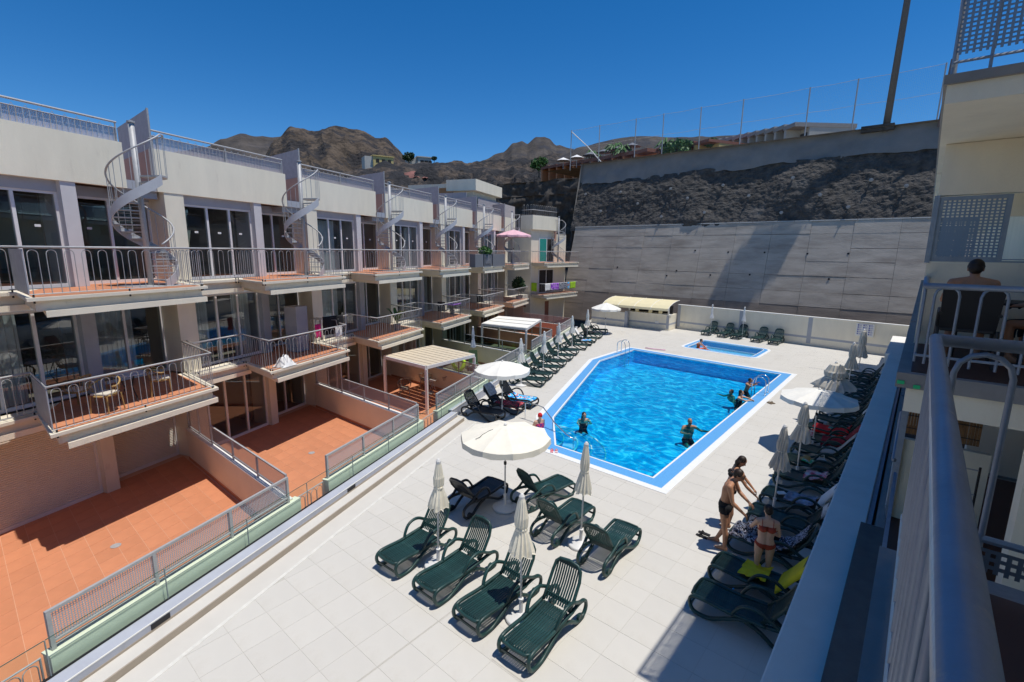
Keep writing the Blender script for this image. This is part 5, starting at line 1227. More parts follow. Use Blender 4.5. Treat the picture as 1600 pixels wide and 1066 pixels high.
# plants on balconies
def plant(label, pos, h, r_, m, pot=.16, n=260, ls=.07):
    r = thing('potted_plant', label, 'plant', pos); MB().lathe([(pot*.7, 0), (pot, .28), (pot*.9, .28)], 14).build('pot', m_planter, r)
    MB().tube([(0, 0, .2), (0, 0, h*.6)], .015, 5).build('stem', m_trunk, r); mb = MB(); leafball(mb, (0, 0, h*.72), r_, n, ls, 1.1); mb.build('leaves', m, r)
def banana(label, pos):
    r = thing('potted_plant', label, 'plant', pos); MB().lathe([(.13, 0), (.18, .3), (.16, .3)], 14).build('pot', m_planter, r)
    for k in range(9):
        a = k*2.4; L = random.uniform(.6, .95); dx, dy = math.cos(a), math.sin(a); mb = MB(); P = []
        for i in range(7):
            t = i/6; rr = L*.55*t; z = .3+L*1.25*t-.45*L*t*t*t; w_ = .085*math.sin(PI*min(1, t*1.02))**.7 if t > .25 else .012
            P.append((Vector((dx*rr-dy*w_, dy*rr+dx*w_, z)), Vector((dx*rr, dy*rr, z-.02)), Vector((dx*rr+dy*w_, dy*rr-dx*w_, z))))
        vs = [p for q in P for p in q]; fs = [(i*3+j, i*3+j+1, i*3+j+4, i*3+j+3) for i in range(6) for j in range(2)]
        mb.add(vs, fs).build('leaf', m_leaf, r)
banana('broad leaved potted plant on the third middle balcony', (-12.9, 19.6, F2))
plant('small round plant on the fourth middle balcony', (-13.2, 26.0, F2), .7, .22, m_leaf)
plant('tall dark leafy tree in a pot on the far middle balcony', (-12.6, 36.4, F2), 1.7, .50, m_leafd, .2, 700, .09)
plant('second dark leafy plant beside the tall potted tree', (-12.6, 37.0, F2), 1.3, .38, m_leafd, .2, 400, .09)
for i, (s0, s1) in enumerate([(26.7, 27.9), (28.1, 29.3), (29.5, 31.7)]):
    o = thing('planter_box', '%s of three grey planter boxes on the fifth top balcony edge' % ['left', 'middle', 'right'][i], 'planter', (-12.1, s0, F3)); L = s1-s0
    MB().prism([(-.25, 0), (.12, 0), (.12, L), (-.25, L)], .0, .78).build('box', m_planter, o); MB().box(-.22, .09, .03, L-.03, .78, .785).build('soil', m_strip, o)
    if i == 1: mb = MB(); leafball(mb, (-.05, .3, 1.0), .35, 300, .08); leafball(mb, (-.05, .9, .95), .3, 200, .08); mb.build('leaves', m_leaf, o)
hang('laundry', 'white paper pinned to the left planter box', (-11.96, 28.2), (-11.96, 29.1), F3+.7, .55, m_planter, 1, 'cloth', .004)
# far balcony with coloured towels
for i, (v0, v1, m, nm) in enumerate([(34.15, 34.9, m_whitec, 'white'), (35.0, 36.2, m_purple, 'purple'), (36.25, 37.6, m_zebra, 'black and white patterned'), (37.65, 38.0, m_blue, 'blue'), (38.05, 39.0, m_lime, 'lime green')]):
    a, b = D(-25.18, v0), D(-25.18, v1); hang('hanging_towel', '%s towel over the railing of the end block middle balcony' % nm, (a.x, a.y), (b.x, b.y), F2+1.0, .62, m, i, 'towel', .02)
a, b = D(-26.6, 34.0), D(-26.0, 34.0); hang('hanging_towel', 'yellow green towel at the left corner of the end block balcony', (a.x, a.y), (b.x, b.y), F2+1.05, .75, m_lime, 9, 'towel', .02)
# table sets on further balconies
for (k, s, lab) in [(3, 25.2, 'fourth'), (4, 30.6, 'fifth')]:
    t = thing('balcony_table', 'dark table on the %s middle balcony' % lab, 'table', (-12.8, s, F2)); MB().box(-.35, .35, -.5, .5, .70, .74).build('table_top', m_purple if k == 3 else m_planter, t)
    for x in (-.3, .3):
        for y in (-.44, .44): MB().tube([(x, y, 0), (x, y, .7)], .02, 5).build('leg', m_vent, t)
    c = thing('balcony_chair', 'dark chair beside the table on the %s middle balcony' % lab, 'chair', (-12.9, s-1.0, F2), .2)
    MB().box(-.22, .22, -.22, .22, .42, .46).build('seat', m_vent, c); MB().box(-.22, .22, -.24, -.20, .46, .95).build('backrest', m_vent, c)
    for x in (-.2, .2):
        for y in (-.2, .2): MB().tube([(x, y, 0), (x, y, .43)], .015, 5).build('leg', m_vent, c)
# green chair and float on the green terrace
gc = thing('folding_chair', 'dark green folding chair on the green walled terrace', 'chair', (-10.9, 24.0, F1), .5)
MB().box(-.25, .25, -.3, .25, .38, .42).build('seat', m_leafd, gc); MB().add([(-.25, .22, .42), (.25, .22, .42), (.25, .48, 1.05), (-.25, .48, 1.05), (-.25, .25, .42), (.25, .25, .42), (.25, .51, 1.05), (-.25, .51, 1.05)], [(0,1,2,3),(7,6,5,4),(0,4,5,1),(1,5,6,2),(2,6,7,3),(3,7,4,0)]).build('backrest', m_leafd, gc)
for x in (-.25, .25): MB().tube([(x, -.3, 0), (x, .25, .42)], .014, 5).build('leg', m_steel, gc); MB().tube([(x, .3, 0), (x, -.28, .42)], .014, 5).build('leg', m_steel, gc)
fl = thing('swim_ring', 'neon yellow inflatable ring beside the green chair', 'swim ring', (-11.5, 23.3, F1+.45)); MB().tube([(.34*math.cos(a), .1*math.sin(a*2), .34*math.sin(a)) for a in [2*PI*k/22 for k in range(22)]], .10, 10, close=True).build('ring', mat('neon_yellow', (.55, .85, .03), .4), fl, smooth=True)
# ================================================================ the building on the right, seen from one of its balconies
pw = tag(MB().box(-.76, -.22, -3, 29.6, 0, 1.80).build('parapet_wall', m_parw, bevel=.015), 'broad pale grey topped parapet wall between the loungers and the right hand building', 'wall')
pw.rotation_euler = (0, 0, DR)
MB().box(-.765, -.745, -3, 29.62, 1.70, 1.79).build('edge_bead', m_parw, pw); MB().box(-.22, -.15, -3, 29.5, 1.2, 1.74).build('back_rail', m_steeld, pw)
pw2 = tag(MB().box(-1.0, .1, 29.7, 36.6, 0, 1.35).build('wall_block', m_parw, bevel=.01), 'lower pale wall block between the parapet and the garden wall', 'wall'); pw2.rotation_euler = (0, 0, DR)
MB().box(-.22, 7, -4, 38, -.02, .0).build('patio', m_joint, kind='structure').rotation_euler = (0, 0, DR)
rbld = thing('balcony_building', 'cream holiday block on the right with blue grey balcony railings, mostly in shade', 'building', (0, 0, 0), DR)
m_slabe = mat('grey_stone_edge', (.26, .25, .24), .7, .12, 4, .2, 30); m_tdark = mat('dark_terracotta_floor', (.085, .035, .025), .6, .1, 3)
# our own balcony floor
MB().box(.0, 5, -4, 2.62, 4.60, 4.83).build('balcony_slab', m_slabe, rbld)
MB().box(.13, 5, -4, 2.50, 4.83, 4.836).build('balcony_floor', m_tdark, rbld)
MB().box(1.9, 5, -4, 2.6, 4.84, 7.6).build('wall', m_cream, rbld)
# slab of the neighbouring balcony and the storeys round it
m_under = m_cream
for (v0, v1) in ((6.9, 12.4), (12.5, 18.0), (18.1, 23.6), (23.7, 29.2), (29.3, 34.4)):
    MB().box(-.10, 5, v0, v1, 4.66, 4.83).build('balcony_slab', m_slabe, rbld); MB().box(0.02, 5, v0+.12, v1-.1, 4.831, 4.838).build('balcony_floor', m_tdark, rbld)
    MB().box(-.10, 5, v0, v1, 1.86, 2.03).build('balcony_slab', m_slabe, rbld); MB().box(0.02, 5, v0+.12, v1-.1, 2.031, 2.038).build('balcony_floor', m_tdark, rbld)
    MB().box(-.07, 5, v0, v1, 7.66, 7.84).build('ceiling_slab', m_cream, rbld); MB().box(-.10, 5, v0-.05, v1, 7.84, 7.93).build('slab_edge', m_slabe, rbld)
    w0 = v0+2.45
    MB().box(0.0, 3.5, w0, w0+.14, 4.84, 6.03).build('divider_wall', m_cream, rbld)
    MB().box(0.0, 3.5, w0-.02, w0+.16, 6.97, 7.655).build('beam', m_cream, rbld)
    MB().box(-.03, .03, w0-.03, w0+.17, 6.03, 6.97).build('corner_post', m_steeld, rbld)
    pf = MB().box(.03, .08, w0, w0+.04, 6.05, 6.95).box(.72, .77, w0, w0+.04, 6.05, 6.95).box(.08, .72, w0, w0+.04, 6.90, 6.95).box(.08, .72, w0, w0+.04, 6.05, 6.12).box(.03, 3.4, w0+.01, w0+.03, 5.98+.07, 6.0+.07).build('screen_frame', m_steeld, rbld)
    MB().quad((.08, w0+.02, 6.12), (.72, w0+.02, 6.12), (.72, w0+.02, 6.90), (.08, w0+.02, 6.90)).build('screen_panel', m_meshd, pf)
    MB().box(1.6, 5, v0+.2, v1+.3, 4.84, 7.655).build('wall', m_cream, rbld)
    MB().box(0.0, 5, v0+.05, v0+.22, 4.38, 4.655).build('beam', m_cream, rbld)
    MB().box(1.05, 1.5, v0+.05, v0+.40, 0, 4.655).build('pillar', m_cream, rbld)
    MB().box(1.5, 5, v0+.05, v0+.30, 0, 4.655).build('wall', m_cream, rbld)
    MB().box(.0, .08, v0+2.3, v0+2.4, 2.04, 4.6).build('corner_post', m_steeld, rbld)
    MB().box(0.0, 1.05, v0+2.4, v0+2.5, 2.04, 3.35).build('divider_wall', m_cream, rbld)
    # roof railing that throws the barred shadow on the deck
    rf_ = MB().tube([(-.05, v0, 8.98), (-.05, v1, 8.98)], .03, 6).tube([(-.05, v0, 8.02), (-.05, v1, 8.02)], .015, 5).build('roof_railing', m_steel, rbld)
    MB().quad((-.05, v0, 8.05), (-.05, v1, 8.05), (-.05, v1, 8.80), (-.05, v0, 8.80)).build('screen_panel', m_meshd, rf_)
    bb = MB()
    for i in range(int((v1-v0)/.30)): bb.tube([(-.05, v0+.15+.3*i, 7.9), (-.05, v0+.15+.3*i, 8.98)], .011, 3, caps=False)
    bb.build('baluster', m_steel, rf_)
    fr_ = MB().tube([(-.05, v0+.02, 8.98), (3, v0+.02, 8.98)], .03, 6).tube([(-.05, v0+.02, 8.05), (3, v0+.02, 8.05)], .015, 5)
    for i in range(11): fr_.tube([(-.05+.28*i, v0+.02, 7.9), (-.05+.28*i, v0+.02, 8.98)], .014, 4)
    fr_ = fr_.build('roof_railing', m_steeld, rbld); MB().quad((-.05, v0+.03, 8.12), (3, v0+.03, 8.12), (3, v0+.03, 8.9), (-.05, v0+.03, 8.9)).build('screen_panel', m_meshd, fr_)
MB().box(1.9, 5, -4, 34, 7.6, 7.9).build('roof', m_cream, rbld); MB().box(0, 2, -4, 2.6, 7.66, 7.9).build('ceiling_slab', m_cream, rbld)
MB().box(0.92, 5, 2.65, 6.88, 7.95, 11.6).build('sun_blocker', m_cream, rbld)  # unseen mass added above the gap to keep sun off the parapet
MB().box(1.30, 5, 2.65, 6.85, 0, 7.94).build('stair_tower', m_cream, rbld)
MB().box(3.2, 5.2, -4, 34.4, 0, 7.6).build('inner_wall', m_cream, rbld)
MB().box(-.27, .04, 1.5, 8.75, 1.88, 2.06).build('balcony_slab', mat('dark_slab_edge', (.12, .115, .11), .8, .15, 5), rbld)
MB().box(.02, .06, 1.5, 8.7, 2.9, 3.0).build('flat_rail', m_steeld, rbld)
# lower neighbour: reed mat, rack and table
rm = thing('reed_screen', 'brown woven reed mat hung inside the lower balcony of the right building', 'reed mat', D(.02, 9.55, 2.05), DR)
mr = mat('brown_reed', (.30, .16, .07), .9, .45, 9, .5, 30, stretch=(1, 1, .3))
for i in range(26): MB().box(.035*i, .035*i+.031, 0, .02+.008*(i % 3), 1.32, 1.95).build('reed', mr, rm)
for z in (1.42, 1.62, 1.85): MB().tube([(0, -.01, z), (.9, -.01, z)], .006, 4).build('tie', m_vent, rm)
rk_ = thing('drying_rack', 'narrow metal drying rack on the lower balcony of the right building', 'rack', D(.55, 8.7, 2.04), DR)
for x in (0, .35): MB().tube([(x, 0, 0), (x, 0, 1.3)], .015, 5).build('post', m_vent, rk_)
for z in (.3, .6, .9, 1.25): MB().tube([(0, 0, z), (.35, 0, z)], .010, 4).build('bar', m_steel, rk_)
round_table('round brown table on the lower balcony of the right building', D(.62, 8.3, 2.04), .33, .55, m_vent, mat('brown_table_top', (.25, .17, .10), .4))
# railings of the right building, blue grey
hb2, _ = hoop_mesh(.93, .20, .0135); HOOP2 = hb2.mesh('hoop', m_steeld, smooth=True)
def drail(label, pts, z, H=.98, pitch=.36, r=.033, mm=m_steeld, arch=None):
    P = [Vector((p[0], p[1], 0)) for p in pts]; O = P[0]; rr_ = thing('balcony_railing', label, 'railing', D(O.x, O.y, z), DR)
    hr_ = MB().tube([(p-O)+Vector((0, 0, H)) for p in P], r, 14).build('handrail', mm, rr_, smooth=True)
    bv = MB().tube([(p-O)+Vector((0, 0, .21)) for p in P], .016, 6).build('bottom_rail', mm, rr_)
    for a, b in zip(P[:-1], P[1:]):
        L = (b-a).length; d = (b-a)/L; n = max(1, int(L/pitch)); ang = math.atan2(d.y, d.x)
        for j in range(n):
            c = a+d*(L*(j+.5)/n)-O; inst('hoop', arch or HOOP2, rr_, (c.x, c.y, .05), (0, 0, ang))
    return rr_
HB3 = hoop_mesh(.89, .165, .0105)[0].mesh('hoop', m_steeld, smooth=True)
own = drail('thick worn blue grey railing of the camera balcony, running down the right of the picture', [(.066, -1.2), (.066, 2.53), (2.2, 2.53)], 4.83, .98, .30, .024, arch=HB3)
pp = alpha_holes('square_punched_strip', (.16, .18, .21), .030, .033, .5)
MB().quad((0, 3.72, .08), (2.1, 3.72, .08), (2.1, 3.72, .178), (0, 3.72, .178)).build('punched_strip', pp, own)
MB().add([(-.004, 0, .02), (-.004, 3.73, .02), (-.004, 3.73, .13), (-.004, 0, .13)], [(0, 1, 2, 3)]).build('punched_strip', m_steeld, own)
drail('blue grey railing of the neighbouring balcony, in front of the seated man', [(.03, 12.2), (.03, 6.96), (2.6, 6.96)], 4.83)
drail('blue grey railing of the lower neighbouring balcony', [(.0, 12.2), (.0, 9.2)], 2.03)
# green tape marks on the slab edge
for v in (7.0, 7.05): pass
tg = MB().box(-.085, -.02, 6.885, 6.898, 4.70, 4.74).box(.06, .12, 6.885, 6.898, 4.67, 4.71).build('green_tape', mat('green_tape', (.02, .55, .2), .5), rbld)

# ================================================================ people
def cap(mb, a, b, ra, rb, n=12, flat=1.0):
    """tapered limb with rounded ends"""
    a, b = Vector(a), Vector(b); d = b-a; L = max(d.length, 1e-4); d = d/L
    pts, rs = [], []
    for q in (-.98, -.75, -.4): pts.append(a+d*ra*q); rs.append(ra*math.sqrt(max(.02, 1-q*q)))
    for t in (0, .25, .5, .75, 1): pts.append(a.lerp(b, t)); rs.append(ra+(rb-ra)*t)
    for q in (.4, .75, .98): pts.append(b+d*rb*q); rs.append(rb*math.sqrt(max(.02, 1-q*q)))
    return mb.tube(pts, rs, n, flat=flat)
def ell(mb, c, r, M=None, n=14):
    vs = []; c = Vector(c)
    for i in range(n//2+1):
        th = PI*i/(n//2)
        for k in range(n):
            p = Vector((r[0]*math.sin(th)*math.cos(2*PI*k/n), r[1]*math.sin(th)*math.sin(2*PI*k/n), r[2]*math.cos(th)))
            if M: p = M @ p
            vs.append(c+p)
    fs = [(i*n+k, (i+1)*n+k, (i+1)*n+(k+1) % n, i*n+(k+1) % n) for i in range(n//2) for k in range(n)]
    return mb.add(vs, fs)
def hand(mb, wrist, dirv, up, s=1.0, curl=.35, side=1):
    """palm, four unequal bent fingers and a thumb"""
    w_, d, u = Vector(wrist), Vector(dirv).normalized(), Vector(up); u = (u-d*u.dot(d)).normalized(); x = d.cross(u)*side
    p = w_+d*.075*s
    for k in (-1, 0, 1): cap(mb, w_+x*.012*k*s, p+x*.026*k*s, .022*s, .018*s, 8)
    for k, L in zip((-1.5, -.5, .5, 1.5), (.062, .078, .074, .058)):
        a = p+x*.019*k*s; b = a+(d*math.cos(curl)-u*math.sin(curl))*L*.5*s; c = b+(d*math.cos(curl*2.2)-u*math.sin(curl*2.2))*L*.5*s
        cap(mb, a, b, .0105*s, .0095*s, 7); cap(mb, b, c, .0095*s, .008*s, 7)
    a = w_+d*.02*s-x*.028*s; b = a+(d*.6-x*.8).normalized()*.035*s-u*.01*s; c = b+(d*.9-x*.35-u*.2).normalized()*.03*s
    cap(mb, a, b, .014*s, .011*s, 7); cap(mb, b, c, .011*s, .009*s, 7)
def person(label, pos, rz, J, m, female=False, hair=None, hairlen=0.0, cloth=(), vox=.011, look=(0, 1, 0), tilt=0.0, beard=False, glasses=False, s=1.0, capm=None, haircol=None, bun=False):
    """J: joints in metres, person facing local +Y; returns the root"""
    r = thing('person', label, 'person', pos, rz); r.scale = (s, s, s); mb = MB(); g = {k: Vector(v) for k, v in J.items()}
    hipw = 1.0 if female else .92
    pel, che, nk, hd = g['pelvis'], g['chest'], g['neck'], g['head']
    up = (che-pel).normalized(); lat = (g['shR']-g['shL']).normalized(); fwd = up.cross(lat)*-1; fwd.normalize()
    if fwd.dot(Vector((0, 1, 0))) < 0 and 'back' not in J: pass
    f = fwd
    wst = pel.lerp(che, .42)
    # trunk from overlapping flattened masses
    for dx in (-.055, .055): cap(mb, pel+lat*dx*hipw+up*.0, wst+lat*dx*(.75 if female else .9), .112*hipw, .095)
    for dx in (-.07, .07): cap(mb, wst+lat*dx*(.7 if female else .9), che+lat*dx, .092, .112 if not female else .100)
    cap(mb, che+lat*-.09+up*.08, che+lat*.09+up*.08, .085, .085); cap(mb, g['shL'].lerp(g['shR'], .16)+up*.01, g['shL'].lerp(g['shR'], .84)+up*.01, .062, .062)
    cap(mb, che+up*.12, nk, .075, .056); cap(mb, nk, hd-Vector((0, 0, .05)), .054 if not female else .046, .05)
    cap(mb, g['shL']+up*.0, nk-up*.01, .055, .05); cap(mb, g['shR']+up*.0, nk-up*.01, .055, .05)
    if female:
        for dx in (-.075, .075): ell(mb, che+lat*dx+f*.085-up*.0, (.062, .06, .06))
    else:
        for dx in (-.075, .075): ell(mb, che+lat*dx+f*.06+up*.02, (.075, .05, .06))
    for dx in (-.075, .075): ell(mb, pel+lat*dx*hipw-f*.065-up*.03, (.095, .09, .10))
    # head
    lk = Vector(look).normalized(); hx = lk.cross(Vector((0, 0, 1))).normalized(); hz_ = hx.cross(lk)
    if tilt: hz_ = (hz_+hx*tilt).normalized(); hx = lk.cross(hz_).normalized()
    M = Matrix((hx, lk, hz_)).transposed()
    ell(mb, hd+M@Vector((0, -.005, .03)), (.074, .094, .095), M, 18); ell(mb, hd+M@Vector((0, .025, -.04)), (.056, .066, .068), M, 14)
    cap(mb, hd+M@Vector((0, .085, .015)), hd+M@Vector((0, .108, -.018)), .010, .015, 8)          # nose
    ell(mb, hd+M@Vector((0, .088, -.052)), (.026, .012, .009), M, 8)                              # lips
    for sx in (-1, 1): ell(mb, hd+M@Vector((.076*sx, -.005, -.005)), (.010, .020, .032), M, 8)
    # limbs
    for S in 'LR':
        sh, el_, wr = g['sh'+S], g['el'+S], g['wr'+S]; k = .88 if female else 1.0; sd = -1 if S == 'L' else 1
        cap(mb, sh, sh.lerp(el_, .35), .058*k, .052*k); cap(mb, sh.lerp(el_, .3), el_, .050*k, .039*k)
        cap(mb, el_, el_.lerp(wr, .35), .040*k, .041*k); cap(mb, el_.lerp(wr, .3), wr, .040*k, .025*k)
        hdv = g.get('hd'+S, wr-el_); hand(mb, wr, hdv, g.get('hu'+S, f if abs(Vector(hdv).normalized().dot(f)) < .8 else up), .98*k, .4, sd)
        if 'kn'+S in g:
            hp_, kn, an = g['hip'+S], g['kn'+S], g['an'+S]
            cap(mb, hp_, hp_.lerp(kn, .4), .092*(1.06 if female else 1), .080); cap(mb, hp_.lerp(kn, .35), kn, .080, .054)
            sh_ = (an-kn); bk = f*-.018
            cap(mb, kn, kn.lerp(an, .35)+bk, .052, .056); cap(mb, kn.lerp(an, .3)+bk, an, .056, .036)
            ft = g.get('ft'+S, f); ft = Vector((ft.x, ft.y, 0)).normalized()
            hl = an+Vector((0, 0, -.045))-ft*.03; cap(mb, an, hl, .036, .034); ball = an+ft*.13+Vector((0, 0, -.055)); lt = Vector((ft.y, -ft.x, 0))
            cap(mb, hl, ball, .033, .030); cap(mb, an, ball, .034, .026)
            for q, L in zip((-1.6, -.8, 0, .8, 1.6), (.055, .05, .047, .042, .036)): cap(mb, ball+lt*q*.013*sd*-1, ball+lt*q*.015*sd*-1+ft*L+Vector((0, 0, -.006)), .014, .011, 6)
    ob = mb.build('body', m, r)
    md = ob.modifiers.new('r', 'REMESH'); md.mode = 'VOXEL'; md.voxel_size = vox; md.use_smooth_shade = True
    sm = ob.modifiers.new('s', 'SMOOTH'); sm.factor = .5; sm.iterations = 3
    dg = bpy.context.evaluated_depsgraph_get(); me = bpy.data.meshes.new_from_object(ob.evaluated_get(dg)); ob.modifiers.clear(); old = ob.data; ob.data = me; bpy.data.meshes.remove(old)
    if not me.materials: me.materials.append(m)
    # clothes: skin faces in a region, lifted off the body
    V = [v.co.copy() for v in me.vertices]; NR = [v.normal.copy() for v in me.vertices]
    for nm, sel, cm, off in cloth:
        idx = {}; vs = []; fs = []
        for p in me.polygons:
            if all(sel(V[i], g, up, f, lat) for i in p.vertices):
                ff = []
                for i in p.vertices:
                    if i not in idx: idx[i] = len(vs); vs.append(V[i]+NR[i]*off)
                    ff.append(idx[i])
                fs.append(ff)
        if fs: c = MB().add(vs, fs).build(nm, cm, r, smooth=True); sd_ = c.modifiers.new('s', 'SOLIDIFY'); sd_.thickness = .006; sd_.offset = -1
    # face
    e = MB()
    for sx in (-1, 1): ell(e, hd+M@Vector((.031*sx, .083, .018)), (.013, .009, .008), M, 8)
    e.build('eye', m_vent, r)
    hm = hair or m_hair
    if capm: h = MB(); ell(h, hd+M@Vector((0, -.012, .045)), (.082, .100, .092), M, 18); h.build('swimming_cap', capm, r, smooth=True)
    elif hair is not False:
        h = MB(); random.seed(len(label))
        ell(h, hd+M@Vector((0, -.022, .046)), (.083, .094, .088), M, 20); ell(h, hd+M@Vector((0, -.045, .0)), (.078, .066, .08), M, 16)
        for sx in (-1, 1): cap(h, hd+M@Vector((.072*sx, .01, .05)), hd+M@Vector((.074*sx, -.01, .0)), .016, .010, 6)
        if hairlen:
            for q in range(34):
                a = rad(200+140*random.random()) if True else 0; x0 = .07*math.cos(a*1.0+PI/2*0); y0_ = .085*math.sin(a)
                p0 = hd+M@Vector((x0, min(-.01, y0_), .05)); p1 = hd+M@Vector((x0*1.25, min(-.03, y0_*1.05), -.08)); p2 = Vector((p1.x+random.uniform(-.03, .03), p1.y+random.uniform(-.02, .01), p1.z-hairlen*random.uniform(.6, 1)))
                h.tube([p0, p1, p2], [.016, .018, .006], 5)
        if bun: ell(h, hd+M@Vector((0, -.115, .06)), (.04, .035, .04), M, 12)
        h.build('hair', hm, r, smooth=True)
    if beard: b_ = MB(); ell(b_, hd+M@Vector((0, .048, -.052)), (.052, .052, .034), M, 14); b_.build('beard', m_hair, r, smooth=True)
    if glasses:
        b_ = MB()
        for sx in (-1, 1): ell(b_, hd+M@Vector((.031*sx, .096, .018)), (.027, .008, .019), M, 12); b_.tube([hd+M@Vector((.058*sx, .09, .022)), hd+M@Vector((.082*sx, .0, .02))], .004, 5)
        b_.tube([hd+M@Vector((-.01, .1, .022)), hd+M@Vector((.01, .1, .022))], .004, 5); b_.build('sunglasses', m_vent, r)
    return r
def stand(**kw):
    J = dict(pelvis=(0, 0, .94), chest=(0, .01, 1.27), neck=(0, 0, 1.47), head=(0, .03, 1.62), shL=(-.185, 0, 1.42), shR=(.185, 0, 1.42), elL=(-.235, -.02, 1.13), elR=(.235, -.02, 1.13), wrL=(-.245, .07, .89), wrR=(.245, .07, .89),
             hipL=(-.095, 0, .90), hipR=(.095, 0, .90), knL=(-.105, .03, .49), knR=(.105, .03, .49), anL=(-.11, 0, .085), anR=(.11, 0, .085)); J.update(kw); return J
def trunks(lo=.13, hi=.10):
    return lambda p, g, up, f, lat: -lo < (p-g['pelvis']).dot(up) < hi and (p-g['pelvis']).length < .30 and (p-g['wrL']).length > .13 and (p-g['wrR']).length > .13
def bottoms(p, g, up, f, lat):
    q = p-g['pelvis']; z = q.dot(up); x = abs(q.dot(lat))
    return -.14 < z < .03 and x < .20 and z > -.14+x*.62 and (p-g['wrL']).length > .1 and (p-g['wrR']).length > .1
def top_(p, g, up, f, lat):
    q = p-g['chest']; z = q.dot(up); x = abs(q.dot(lat)); y = q.dot(f)
    return x < .20 and ((y > .0 and -.055 < z < .06 and x < .15) or (y <= .0 and -.04 < z < -.012) or (y > -.0 and -.04 < z < -.012) or (z > 0 and .085 < x < .105 and z < .2))
def suit(p, g, up, f, lat):
    q = p-g['chest']; z = q.dot(up); x = abs(q.dot(lat)); zz = (p-g['pelvis']).dot(up)
    return x < .165 and zz > -.12 and z < .07
m_tan = m_skin
person('tall tanned man in black trunks and sunglasses standing at the foot of the right loungers', D(-2.58, 9.98), DR-PI/2+.15,
       stand(chest=(0, .05, 1.27), neck=(0, .12, 1.45), head=(.0, .20, 1.58), shL=(-.19, .10, 1.40), shR=(.19, .08, 1.39), elL=(-.24, .22, 1.14), wrL=(-.12, .42, 1.02), elR=(.23, .16, 1.10), wrR=(.20, .36, .93), knL=(-.10, .06, .49), anL=(-.13, -.10, .085), knR=(.11, .05, .49), anR=(.10, .08, .085)),
       m_tan, cloth=[('swim_trunks', trunks(.15, .09), m_black, .008)], look=(.1, 1, -.45), glasses=True, vox=.010, s=1.06)
person('woman with long brown hair bending forward behind the man in black trunks', D(-2.72, 10.95), DR-PI/2+.3,
       stand(chest=(0, .04, 1.26), neck=(0, .08, 1.45), head=(.0, .15, 1.58), shL=(-.16, .06, 1.40), shR=(.16, .06, 1.40), elL=(-.20, .28, 1.10), wrL=(-.12, .46, .92), elR=(.20, .28, 1.10), wrR=(.14, .48, .90), pelvis=(0, -.04, .94), hipL=(-.095, -.04, .90), hipR=(.095, -.04, .90)),
       m_tan, True, hairlen=.22, cloth=[('bikini_bottom', bottoms, m_black, .007), ('bikini_top', top_, m_black, .007)], look=(.1, 1, -.7), vox=.011, s=1.0)
person('woman in a rust coloured bikini standing with her back to the camera between loungers', D(-1.62, 9.22), DR+.35,
       stand(shL=(-.165, 0, 1.40), shR=(.165, 0, 1.40), elL=(-.26, .12, 1.18), wrL=(-.16, .32, 1.22), elR=(.24, .05, 1.12), wrR=(.12, .26, 1.05), head=(0, .06, 1.60)),
       m_skin2, True, hair=m_hair, bun=True, cloth=[('bikini_bottom', bottoms, m_rust, .007), ('bikini_top', top_, m_rust, .007)], look=(-.2, 1, -.5), vox=.011, s=.93)
# swimmers: treading water, joints measured from the surface
def swim(**kw):
    J = dict(pelvis=(0, -.06, -.42), chest=(0, 0, -.09), neck=(0, .01, .11), head=(0, .04, .26), shL=(-.185, 0, .06), shR=(.185, 0, .06), elL=(-.38, .14, -.04), elR=(.38, .14, -.04), wrL=(-.58, .26, -.02), wrR=(.58, .26, -.02),
             hipL=(-.095, -.06, -.45), hipR=(.095, -.06, -.45), knL=(-.13, .26, -.56), knR=(.13, .28, -.53), anL=(-.13, -.10, -.62), anR=(.12, -.06, -.58)); J.update(kw); return J
person('bald bearded man treading water in the pool with his arms spread', D(-5.85, 16.95, -.17), DR+PI+.75,
       swim(elR=(.32, .12, -.10), wrR=(.16, .30, -.08)), m_skin, hair=False, beard=True, vox=.013, cloth=[('swim_trunks', trunks(.2, .08), m_black, .01)], look=(0, 1, .1), s=1.05)
person('dark haired woman in the pool with one arm stretched out', D(-9.15, 15.05, -.20), DR-PI*.72,
       swim(elR=(.30, .18, .02), wrR=(.34, .42, .08), elL=(-.22, .24, .0), wrL=(.0, .42, .06)), m_skin2, True, hairlen=.12, cloth=[('swimsuit', suit, m_black, .008)], vox=.013, look=(0, 1, -.1), s=1.0)
SJ = dict(pelvis=(0, 0, .12), chest=(0, -.10, .44), neck=(0, -.12, .63), head=(0, -.08, .77), shL=(-.17, -.12, .58), shR=(.17, -.12, .58), elL=(-.27, -.2, .36), wrL=(-.27, -.02, .17), elR=(.27, -.2, .36), wrR=(.27, -.02, .17), hipL=(-.09, .02, .11), hipR=(.09, .02, .11), knL=(-.10, .42, .17), knR=(.10, .42, .15), anL=(-.10, .82, .06), anR=(.12, .80, .06))
person('woman in a red swimming cap reclining on the pool steps in a red swimsuit', D(-9.62, 13.0, -.36), DR-PI/2-.3, SJ, m_skin2, True, hair=False, capm=m_red, cloth=[('swimsuit', suit, stripes('red_blue_suit', [(.55, .02, .08), (.1, .02, .2), (.6, .05, .15)], 9), .008)], vox=.014, look=(.3, 1, -.2), s=1.0)
SK = dict(SJ); SK.update(chest=(0, .06, .43), neck=(0, .14, .60), head=(0, .22, .72), shL=(-.16, .12, .56), shR=(.16, .12, .56), elL=(-.2, .3, .4), wrL=(-.15, .5, .25), elR=(.2, .3, .4), wrR=(.15, .5, .25))
